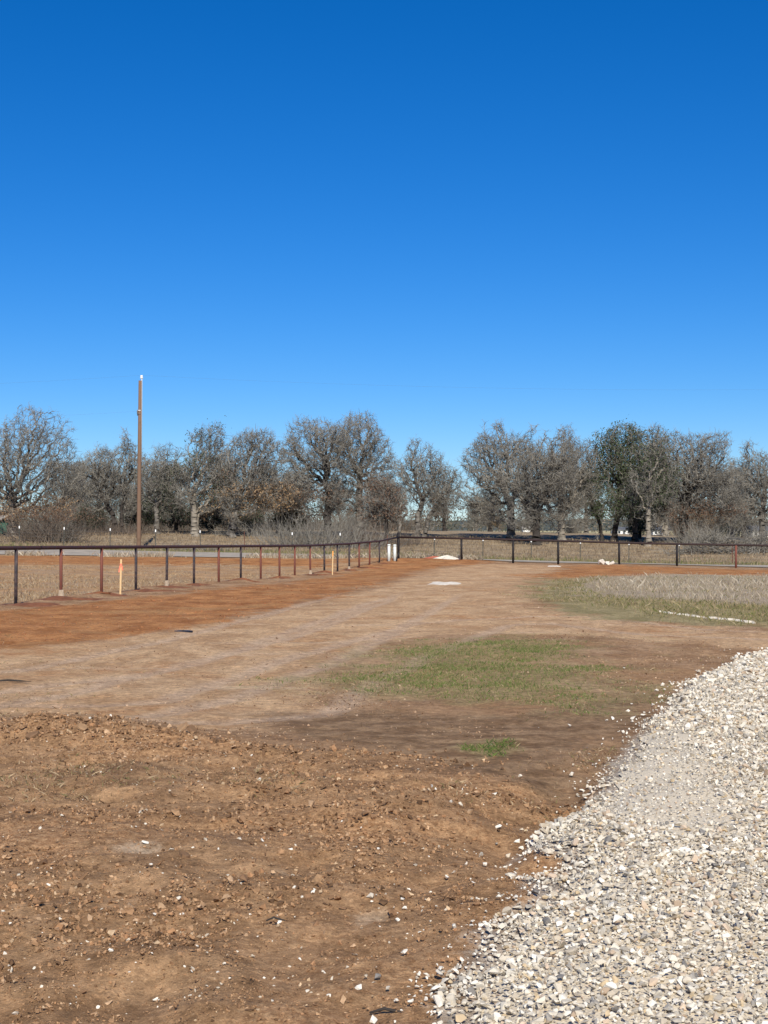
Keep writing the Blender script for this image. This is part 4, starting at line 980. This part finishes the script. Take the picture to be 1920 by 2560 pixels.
# trees standing behind the front row
BG = 'bare oaks standing behind the front row'
back = [('g', 205, 1336, 150, 1.2, .7, 'grey bare oak behind and between the far left oak and the pole'), ('d', 335, 1336, 155, 2.2, .75, 'low bare oak seen behind the utility pole'),
        ('f', 440, 1336, 160, .6, .78, 'bare oak filling the gap behind the slim pale trunk'), ('j', 700, 1340, 165, 2.8, .66, 'bare oak behind the tan leaved oak'),
        ('k', 985, 1342, 165, 4.0, .72, 'low bare oak behind the small red brown oak'), ('i', 1190, 1342, 175, 1.0, .55, 'low distant bare oak under the sky gap'),
        ('g', 1465, 1345, 160, 3.6, .72, 'bare oak behind the drooping crown'), ('j', 1580, 1348, 160, 5.1, .85, 'bare oak seen behind the dark green live oak'),
        ('o', 1690, 1348, 165, 2.0, .7, 'bare oak behind the fanning black limbs'), ('f', 1830, 1348, 150, 4.4, .75, 'bare oak behind the brush pile at the right'),
        ('e', 1250, 1345, 190, 2.2, .6, 'low distant bare oak behind the first oak right of the sky gap'), ('a', -130, 1340, 140, 2.0, .8, 'bare oak cut by the left edge behind the largest one'),
        ('o', 150, 1336, 138, 1.1, .74, 'wide bare oak filling in right of the far left oak'), ('j', 255, 1336, 134, 4.6, .66, 'low wide bare oak behind the dark leaning oak'),
        ('o', 395, 1336, 140, 3.3, .66, 'low wide bare oak behind the utility pole and slim trunk'), ('g', 560, 1338, 138, .9, .72, 'bare oak between the forked trunk and the tan leaved oak'),
        ('o', 650, 1340, 142, 5.2, .7, 'wide low bare oak behind the tan leaved oak'), ('k', 740, 1340, 135, 1.7, .7, 'bare oak behind the cedar left of the thick black trunk'),
        ('i', 850, 1342, 140, 3.1, .62, 'bare oak seen between the two central oaks'), ('f', 930, 1342, 145, 2.2, .55, 'bare oak just right of the tallest oak'),
        ('f', 1110, 1345, 138, 5.5, .5, 'low bare oak left of the sky gap'), ('k', 1225, 1345, 140, .4, .52, 'low bare oak just left of the first oak right of the sky gap'),
        ('o', 1330, 1348, 140, 1.5, .6, 'wide bare oak behind the forked black trunk'), ('g', 1400, 1348, 136, 2.7, .72, 'bare oak rising behind the short thick trunk'),
        ('a', 1760, 1352, 140, 4.1, .74, 'large bare oak filling in behind the right oaks'), ('d', 1660, 1352, 132, 1.9, .8, 'leafy bare oak between the bright tan trunk and the fanning oak'),
        ('k', 1860, 1352, 134, .2, .7, 'bare oak between the fanning oak and the right edge')]
for key, u, vb, Y, rz, sc, lab in back: rot_copy(TR[key], u, vb, Y, rz, sc, lab, BG)

# cedars: dark evergreen understorey, standing in for thicket shade between the trunks
def cedar(seed, u, vb, Y, w, h, label, mat='leaf_cedar'):
    return make_tree(seed, u, vb, Y, [(u, vb - h * .55, w * .42, h * .42), (u - w * .22, vb - h * .35, w * .3, h * .3), (u + w * .25, vb - h * .4, w * .28, h * .36)], label, 330, .5, leaves=[('leaves', mat, 1.0, 9, .075, .1, 9, .2)],
                     bark='bark_dark', twig_mat='twig_brown', name='shade_cedar', group='dark cedars standing in for shade under the oaks', ntw=1500, ragged=False)
cedar(40, 722, 1342, 120, 90, 95, 'black green cedar leaning beside the tan leaved oak')
cedar(41, 525, 1338, 124, 130, 85, 'black green cedar behind the bright forked trunk')
cedar(42, 440, 1337, 126, 110, 105, 'black green cedar behind the slim pale trunk')
cedar(43, 355, 1337, 126, 90, 100, 'black green cedar behind the foot of the utility pole')
cedar(44, 225, 1337, 130, 90, 85, 'dark cedar far left between two oaks')
cedar(45, 625, 1340, 126, 100, 70, 'low dark cedar under the orange tan leaves')
cedar(46, 1600, 1352, 124, 80, 80, 'dark cedar under the live oak', 'leaf_green')

# thickets of bare stems
def thicket(name, seed, u, Y, w, d, h, nst, label, cat, mat='twig', flat=0.0, leaves=None, group=None):
    rng = np.random.default_rng(seed); X = ray_x(u, Y); z0 = gz1(X, Y); m = MB()
    b = np.column_stack([rng.normal(0, w * .3, nst), rng.normal(0, d * .3, nst), np.zeros(nst)])
    if flat:                                            # cut branches thrown in a heap
        b[:, 2] = rng.uniform(0, h * .75, nst) * np.exp(-(b[:, 0] / (w * .42)) ** 2)
    gxy = gz(b[:, 0] + X, b[:, 1] + Y) - z0; b[:, 2] += gxy
    dr = rng.normal(0, .5 + flat, (nst, 3)); dr[:, 2] = np.abs(rng.normal(1 - flat, .35, nst)); dr[:, 0] += b[:, 0] / w * 1.2
    dr /= np.linalg.norm(dr, axis=1, keepdims=True); L_ = h * rng.uniform(.45, 1.15, nst)
    r = rng.uniform(.008, .022, nst) * (1 + flat)
    p0 = b; tips = []
    for k in range(4):
        p1 = p0 + dr * (L_ / 4)[:, None]; V, Q = segs_tubes(p0, p1, r, r * .8, 3); m.add(V, Q)
        for q_ in range(2):
            dd = dr + rng.normal(0, .6, dr.shape); dd /= np.linalg.norm(dd, axis=1, keepdims=True)
            tt = p1 + dd * (rng.uniform(.15, .45, nst) * h * .45)[:, None]; V, Q = segs_cones(p1, tt, r * .6); m.add(V, Q); tips.append(tt)
        dr = dr + rng.normal(0, .28, dr.shape); dr /= np.linalg.norm(dr, axis=1, keepdims=True); r = r * .78; p0 = p1
    t = tag(empty(name, (X, Y, z0)), label, cat, group)
    m.build('branches', M[mat], t)
    if leaves:
        T = np.concatenate(tips); T = T[rng.random(len(T)) < leaves[1]]; T = T[T[:, 2] > h * leaves[2]]
        V, Q = leaf_cards(np.repeat(T, 4, 0) + rng.normal(0, .12, (len(T) * 4, 3)), .07, rng); make_mesh('dead_leaves', V, Q, M[leaves[0]], t)
    return t
thicket('shrub', 61, 112, 108, 3.6, 2.0, 2.9, 420, 'purple brown thorny shrub behind the wire fence at the left', 'shrub', 'twig_brown', leaves=('leaf_brown', .5, .55))
thicket('shrub', 62, 150, 108.5, 2.4, 2.0, 1.6, 200, 'low grey scrub beside the purple brown shrub', 'shrub', 'twig')
thicket('thicket', 63, 800, 107, 6.2, 2.5, 2.5, 620, 'wide grey thicket of bare stems under the black trunked oak', 'thicket', 'twig')
thicket('thicket', 64, 905, 110, 3.2, 2.0, 1.9, 300, 'smaller grey thicket left of the fence corner', 'thicket', 'twig_brown')
thicket('brush_pile', 65, 1790, 107, 5.0, 2.2, 1.7, 420, 'heap of grey cut branches behind the right fence', 'brush pile', 'twig', flat=.55)
thicket('brush_pile', 66, 1905, 108, 3.0, 2.0, 1.5, 240, 'smaller heap of cut branches at the right edge', 'brush pile', 'twig', flat=.5)
thicket('shrub', 67, 1020, 112, 2.6, 1.6, 1.0, 180, 'low dark scrub right of the fence corner post', 'shrub', 'twig_brown')
thicket('shrub', 68, 1745, 116, 3.2, 2, 2.2, 240, 'scrub under the fanning black limbed oak', 'shrub', 'twig')
thicket('shrub', 69, 640, 118, 5.0, 2, 1.5, 260, 'low grey scrub under the orange tan leaves', 'shrub', 'twig')
thicket('shrub', 70, 300, 119, 6.0, 2, 1.3, 260, 'low grey scrub at the foot of the dark leaning oak', 'shrub', 'twig_brown')
thicket('weed_clump', 71, 500, 101.0, 5.0, .8, .55, 240, 'grey weeds standing along the road verge behind the left fence', 'weeds', 'twig')

UN = 'bare underwood behind the oaks'
und = thicket('underwood', 72, 60, 131, 9.0, 3.0, 3.6, 330, 'grey underwood behind the far left oak', 'underwood', 'twig', group=UN)
und2 = thicket('underwood', 73, 300, 133, 9.0, 3.0, 3.2, 330, 'grey underwood behind the dark leaning oak', 'underwood', 'twig_brown', group=UN)
for k_, (src, u, Y, rz, sc, lab) in enumerate(((und, 180, 134, 2.0, .95, 'grey underwood right of the far left oak'), (und, 420, 134, .7, .9, 'grey underwood behind the slim pale trunk'), (und2, 545, 133, 3.3, .9, 'brown underwood behind the forked trunk'),
        (und, 660, 134, 4.0, .85, 'grey underwood behind the tan leaved oak'), (und2, 770, 134, 1.0, .8, 'brown underwood left of the thick black trunk'), (und, 880, 135, 5.0, .75, 'grey underwood behind the two central oaks'), (und2, 985, 134, 2.4, .7, 'brown underwood behind the fence corner'),
        (und, 1430, 140, 1.4, .5, 'low grey underwood behind the drooping oak'), (und2, 1730, 138, .2, .8, 'brown underwood behind the fanning oak'), (und, 1850, 138, 2.9, .8, 'grey underwood behind the brush piles'))):
    rot_copy(src, u, 0, Y, rz, sc, lab, UN)

# far wood beyond the open field
rw = np.random.default_rng(91); mb = MB()
for i in range(190):
    Y = rw.uniform(330, 620); X = rw.uniform(-160, 210)
    h = rw.uniform(5.0, 10.5) * (1.25 if X < -20 else 1); w = rw.uniform(3.5, 7); z0 = gz1(X, Y)
    n = 190; d = rw.normal(size=(n, 3)); d /= np.linalg.norm(d, axis=1, keepdims=True)
    Pn = np.array([X, Y, z0 + h * .52]) + d * rw.random((n, 1)) ** .4 * np.array([w, w * .6, h * .5]); Pn = Pn[Pn[:, 2] > z0]
    V, Q = leaf_cards(Pn, .42, rw)
    c = np.array([(.10, .098, .075), (.13, .115, .09), (.055, .068, .04), (.165, .14, .105)])[rw.integers(0, 4)]
    mb.add(V, Q, c * rw.uniform(.8, 1.2))
    V, Q = segs_cones(np.array([[X, Y, z0 - .3]]), np.array([[X, Y, z0 + h]]), np.array([.25])); mb.add(V, Q, c * .8)
tag(mb.build('far_woodland', M['far_wood']), 'dark line of distant woodland beyond the field', 'woodland', kind='stuff')

# ------------------------------------------------------------------ far buildings
def house(u0, u1, vb, vt, Y, label, wall='house_white', roof='roof_grey', depth=6.0, pitch=.35, door=True, cat='house', name='house', gable=False):
    s = Y / F; X = ray_x((u0 + u1) / 2, Y); w = (u1 - u0) * s; z0 = gz1(X, Y); base = min(z_of(vb, Y), z0) if False else z0
    h = max((vb - vt) * s, 1.6); hw = h * (1 - pitch)
    t = tag(empty(name, (X, Y, base)), label, cat)
    MB().box(-w / 2, w / 2, 0, depth, -.5, hw).build('wall', M[wall], t)
    m = MB(); o = .3; e = .12
    for sgn in (0, 1):
        y0_, y1_ = (-o, depth / 2) if sgn == 0 else (depth / 2, depth + o)
        za, zb_ = (hw - .05, h) if sgn == 0 else (h, hw - .05)
        V = [(-w / 2 - o, y0_, za), (w / 2 + o, y0_, za), (w / 2 + o, y1_, zb_), (-w / 2 - o, y1_, zb_)]
        V = V + [(a, b, c + e) for a, b, c in V]
        MB().add(V, [(0, 3, 2, 1), (4, 5, 6, 7), (0, 1, 5, 4), (1, 2, 6, 5), (2, 3, 7, 6), (3, 0, 4, 7)]).build('roof_panel', M[roof], t)
    g = MB()
    for xx in (-w / 2 + .002, w / 2 - .002):
        V = [(xx, 0, hw), (xx, depth, hw), (xx, depth / 2, h)]; MB().add(V, [(0, 1, 2)]).build('gable', M[wall], t)
    if door:
        MB().box(-w * .08, w * .08, -.04, -.005, 0, min(2.0, hw * .8)).build('door', M['roof_grey'], t)
        for xx in (-.3, .3): MB().box(w * xx - w * .07, w * xx + w * .07, -.04, -.005, hw * .35, hw * .75).build('window', M['glass'], t)
    return t
house(-60, 19, 1327, 1281, 128, 'dark green shed with pale roof at the left edge behind the oak', 'house_green', 'roof_pale', 4.0, .22, False, 'shed', 'shed')
house(1308, 1336, 1338, 1324, 300, 'small white shed alone in the far field', 'house_white', 'roof_pale', 3.0, .2, False, 'shed', 'shed')
house(1540, 1580, 1336, 1316, 300, 'long white house far off left of the bright tan trunk', pitch=.3)
house(1632, 1672, 1338, 1311, 280, 'white house with grey roof far off right of the bright tan trunk', pitch=.45)
house(1882, 1925, 1342, 1316, 270, 'white house with dark roof far off at the right edge', pitch=.45)

# ------------------------------------------------------------------ small things
def stake(u, vb, vt, label, ribbon):
    Y = F * EYE / (vb - HZ)
    X, Y = p2w(u, vb); h = (vb - vt) * Y / F; z0 = gz1(X, Y)
    t = tag(empty('survey_stake', (X, Y, z0)), label, 'stake')
    w = .022
    m = MB(); m.box(-w, w, -.008, .008, -.05, h)
    o = m.build('shaft', M['stake'], t); t.rotation_euler = (0, math.radians(1.2), .2)
    if ribbon:
        r_ = MB()
        for k, (dx, l) in enumerate(((-.03, .2), (.028, .15))):
            P_ = [(dx * .2, -.012, h * .86), (dx, -.02, h * .86 - l * .4), (dx * 1.5, -.03 + .02 * k, h * .86 - l)]
            V = [];
            for a in P_: V += [(a[0] - .014, a[1], a[2]), (a[0] + .014, a[1] - .006, a[2]), (a[0] + .014, a[1] - .002, a[2]), (a[0] - .014, a[1] + .004, a[2])]
            MB().add(V, [(0, 1, 5, 4), (1, 2, 6, 5), (2, 3, 7, 6), (3, 0, 4, 7), (4, 5, 9, 8), (5, 6, 10, 9), (6, 7, 11, 10), (7, 4, 8, 11), (8, 9, 10, 11)]).build('ribbon', M['ribbon'], t)
        MB().box(-w - .004, w + .004, -.013, .013, h * .84, h * .88).build('knot', M['ribbon'], t)
    else:
        MB().box(-w - .002, w + .002, -.011, .011, h * .78, h + .003).build('painted_top', M['orange'], t)
    return t
stake(301, 1488, 1397, 'pale wooden survey stake with pink ribbon beside the left fence', True)
stake(831, 1437, 1377, 'orange topped wooden survey stake farther along the left fence', False)

def lumpy(name, rx_, ry_, rz_, seed, mat, loc, rough=.25, flat=False, parent=None, res=14):
    """a low heap: dome on the ground with an uneven outline"""
    rng = np.random.default_rng(seed); k = 26; V = []; n = res
    ph = rng.uniform(0, 6.28, 5); am = rng.uniform(.05, rough, 5)
    for i in range(n + 1):
        t = i / n
        for j in range(k):
            a = j / k * 2 * np.pi
            w = 1 + sum(am[q_] * math.sin((q_ + 2) * a + ph[q_]) for q_ in range(5))
            x_, y_ = math.cos(a) * t * rx_ * w, math.sin(a) * t * ry_ * w
            z_ = rz_ * max(0, (1 - t ** (1.3 if not flat else 4))) * (1 + .35 * math.sin(3 * a + ph[0]) * t) + rng.normal(0, rz_ * .05)
            V.append((x_, y_, z_))
    V = np.array(V)
    gl = gz(V[:, 0] + loc[0], V[:, 1] + loc[1]) - loc[2]
    V[:, 2] = gl + V[:, 2] * 1.0 - .004 * (np.hypot(V[:, 0] / rx_, V[:, 1] / ry_) > .98) + .003
    q_ = np.arange(k); Fq = np.concatenate([np.stack([i * k + q_, i * k + (q_ + 1) % k, (i + 1) * k + (q_ + 1) % k, (i + 1) * k + q_], 1) for i in range(n)])
    return make_mesh(name, V, Fq, mat, parent, smooth=True, loc=loc)
def at(u, v):
    X, Y = p2w(u, v); return (X, Y, gz1(X, Y))
M['red_dirt'] = pmat('red_dirt', (0.42, 0.13, 0.075), 0.95, 0.25, 8.0, 0.4)
M['spoil'] = pmat('dark_red_spoil', (0.20, 0.078, 0.036), 0.98, 0.4, 6.0, 0.8)
tag(lumpy('limestone_heap', .62, .6, .2, 1, M['lime'], at(1119, 1402)), 'small white heap of crushed limestone right of the fence corner', 'heap')
tag(lumpy('red_dirt_heap', .55, .6, .13, 2, M['red_dirt'], at(1086, 1402)), 'low pinkish red heap just left of the white limestone heap', 'heap')
tag(lumpy('limestone_patch', .5, 1.3, .03, 3, M['lime'], at(1112, 1458), .2, True), 'flat white limestone patch in the middle of the track', 'patch')
tag(lumpy('limestone_patch', .35, 1.0, .03, 4, M['lime'], at(1385, 1416), .2, True), 'thin white limestone patch at the foot of the black fence', 'patch')
# rocks near the right fence
rr_ = np.random.default_rng(17)
for u, v, s, lab, sd in ((1503, 1411, .27, 'leftmost and largest of three white limestone rocks by the right fence', 1), (1519, 1412, .2, 'middle and flattest of three white limestone rocks by the right fence', 2), (1530, 1411, .19, 'rightmost of three white limestone rocks by the right fence', 3)):
    V, Fc = hull_shape(np.random.default_rng(sd), 16, .75); X, Y, Z = at(u, v)
    o = make_mesh('limestone_rock', V * s, Fc, M['rock'], None, None, False, (X, Y, Z + s * .4)); o.rotation_euler = (.3, .2, sd * 1.3)
    tag(o, lab, 'rock', 'white rocks by the right fence')
# two white standpipes at the fence corner
for u, h, lab in ((972.5, .86, 'left one of two white plastic pipes standing by the fence corner'), (987, .84, 'right one of two white plastic pipes standing by the fence corner')):
    Y = 77.5; X = ray_x(u, Y); z0 = gz1(X, Y)
    t = tag(empty('standpipe', (X, Y, z0)), lab, 'pipe', 'white standpipes at the fence corner')
    MB().tube([(0, 0, -.1), (0, 0, h)], .075, 16).build('pipe', M['white_pvc'], t, True)
    MB().tube([(0, 0, h - .07), (0, 0, h + .01), (0, 0, h + .025)], [.084, .084, .06], 16).build('cap', M['white_pvc'], t, True)
X, Y, Z = ray_x(992, 77.2), 77.2, gz1(ray_x(992, 77.2), 77.2)
tag(MB().tube([(-.02, 0, -.02), (0, 0, .12), (.07, 0, .32), (.13, 0, .5)], [.035, .035, .03, .025], 8).build('conduit_stub', M['black_plastic'], None, True, (X, Y, Z)), 'bent black conduit leaning by the right white pipe', 'conduit')
# white line of crushed rock on the grass
a, b = np.array(at(1648, 1531)), np.array(at(1890, 1557)); m = MB(); rl = np.random.default_rng(3)
n = 46; t_ = np.linspace(0, 1, n); c = a[None] * (1 - t_)[:, None] + b[None] * t_[:, None]; nrm = np.array([-(b - a)[1], (b - a)[0], 0]); nrm /= np.linalg.norm(nrm)
w = .022 * (.3 + rl.random(n)) * (1 + .9 * np.exp(-((t_ - .52) / .08) ** 2)) * np.minimum(1, np.minimum(t_, 1 - t_) * 8 + .15); c = c + nrm * (rl.normal(0, .03, n))[:, None]
rows = []
for k in (-1, -.4, .4, 1):
    p = c + nrm * (w * k)[:, None]; p[:, 2] = gz(p[:, 0], p[:, 1]) + (.03 if abs(k) < .9 else -.01) + rl.normal(0, .006, n) * (abs(k) < .9); rows.append(p)
V = np.stack(rows, 1); i_ = np.arange(n - 1)[:, None] * 4 + np.arange(3)[None]; i_ = i_.ravel(); org = a.copy()
tag(make_mesh('rock_line', V.reshape(-1, 3) - org, np.stack([i_, i_ + 1, i_ + 5, i_ + 4], 1), M['lime'], None, None, True, tuple(org)), 'thin white line of crushed rock lying on the grass at the right', 'rock line')
# black lid on the track, stick, strip of plastic
X, Y, Z = at(459, 1578)
t = tag(empty('valve_lid', (X, Y, Z)), 'flat round black lid lying on the tan track at the left', 'lid')
MB().tube([(0, 0, -.03), (0, 0, .012), (0, 0, .016)], [.15, .15, .13], 20).build('lid', M['black_plastic'], t)
MB().tube([(-.05, 0, .012), (0, 0, .024), (.05, 0, .012)], .005, 6).build('handle', M['black_plastic'], t)
X, Y, Z = at(1370, 2034)
tag(MB().tube([(-.036, 0, .012), (-.01, .003, .018), (.036, -.002, .013)], [.006, .007, .006], 6).build('plastic_strip', M['black_plastic'], None, False, (X, Y, Z)), 'small dark plastic strip lying at the edge of the gravel', 'strip')
for (u, v), l, lab in (((30, 1711), .42, 'thin dark stick on the tan track at the left edge'), ((690, 2335), .075, 'short dark twig in the foreground dirt'), ((970, 2550), .12, 'curved dark root at the bottom edge of the picture')):
    X, Y, Z = at(u, v)
    tag(MB().tube([(-l / 2, 0, .008), (-l * .1, l * .05, .02), (l * .2, .0, .014), (l / 2, -l * .06, .01)], [l * .012 + .002, l * .02 + .003, l * .016 + .003, .002], 6).build('stick', M['bark_dark'], None, True, (X, Y, Z)), lab, 'stick')
# slabs of crusted soil pushed up at the edge of the dug ground
M['slab'] = pmat('soil_slab', (0.18, 0.105, 0.056), 0.98, 0.35, 14.0, 0.8)
M['slab_pale'] = pmat('pale_soil_slab', (0.30, 0.185, 0.10), 0.98, 0.3, 14.0, 0.8)
def slab(u, v, l, w, th, rot, mat, label, sd, lift=0.0):
    rng = np.random.default_rng(sd); k = 8; a = np.sort(rng.uniform(0, 6.28, k)) * .3 + np.arange(k) / k * 6.28 * .7
    rr = rng.uniform(.75, 1.1, k); X, Y, Z = at(u, v)
    lo = np.stack([np.cos(a) * rr * l, np.sin(a) * rr * w, np.full(k, -th / 2)], -1); hi = lo * [.92, .92, 1] + [0, 0, th]
    hi[:, 2] += rng.normal(0, th * .15, k)
    q_ = np.arange(k)
    m = MB(); m.add(np.vstack([lo, hi]), np.stack([q_, (q_ + 1) % k, (q_ + 1) % k + k, q_ + k], 1)); m.F.setdefault(k, []).append(np.array([q_[::-1], q_ + k]))
    o = m.build('soil_slab', M[mat], None, False, (X, Y, Z + lift)); o.rotation_euler = rot
    return tag(o, label, 'soil slab', 'slabs of crusted soil on the pushed up ridge')
slab(82, 1882, .06, .035, .014, (.55, -.35, .3), 'slab', 'dark oval slab of soil on the heap at the left', 1, .03)
slab(207, 1876, .045, .035, .014, (.75, .5, .1), 'slab_pale', 'tilted slab of soil at the right end of the left heap', 2, .03)
slab(455, 1868, .055, .035, .013, (.5, -.7, .2), 'slab_pale', 'left of two upturned soil slabs on the ridge', 3, .035)
slab(482, 1868, .045, .035, .013, (.5, .75, -.1), 'slab', 'right of two upturned soil slabs on the ridge', 4, .03)
slab(548, 1880, .035, .025, .014, (.3, .1, .6), 'slab', 'low dark lump of soil right of the upturned slabs', 5, .015)
slab(462, 2185, .03, .025, .025, (.2, .1, .6), 'slab', 'dark lump of soil below the pale limestone smear', 6, .01)
# spoil thrown up round the fence posts
for i in (0, 1, 2, 3, 4, 5, 7, 9, 11, 12, 14, 15, 17):
    X, Y = pts[i + 1][0] + RNG.uniform(-.1, .5), pts[i + 1][1] - .2
    o = lumpy('spoil_heap', RNG.uniform(.35, .8), RNG.uniform(.3, .6), RNG.uniform(.025, .06), 100 + i, M['spoil'], (X, Y, gz1(X, Y)), .5, parent=ground, res=8)
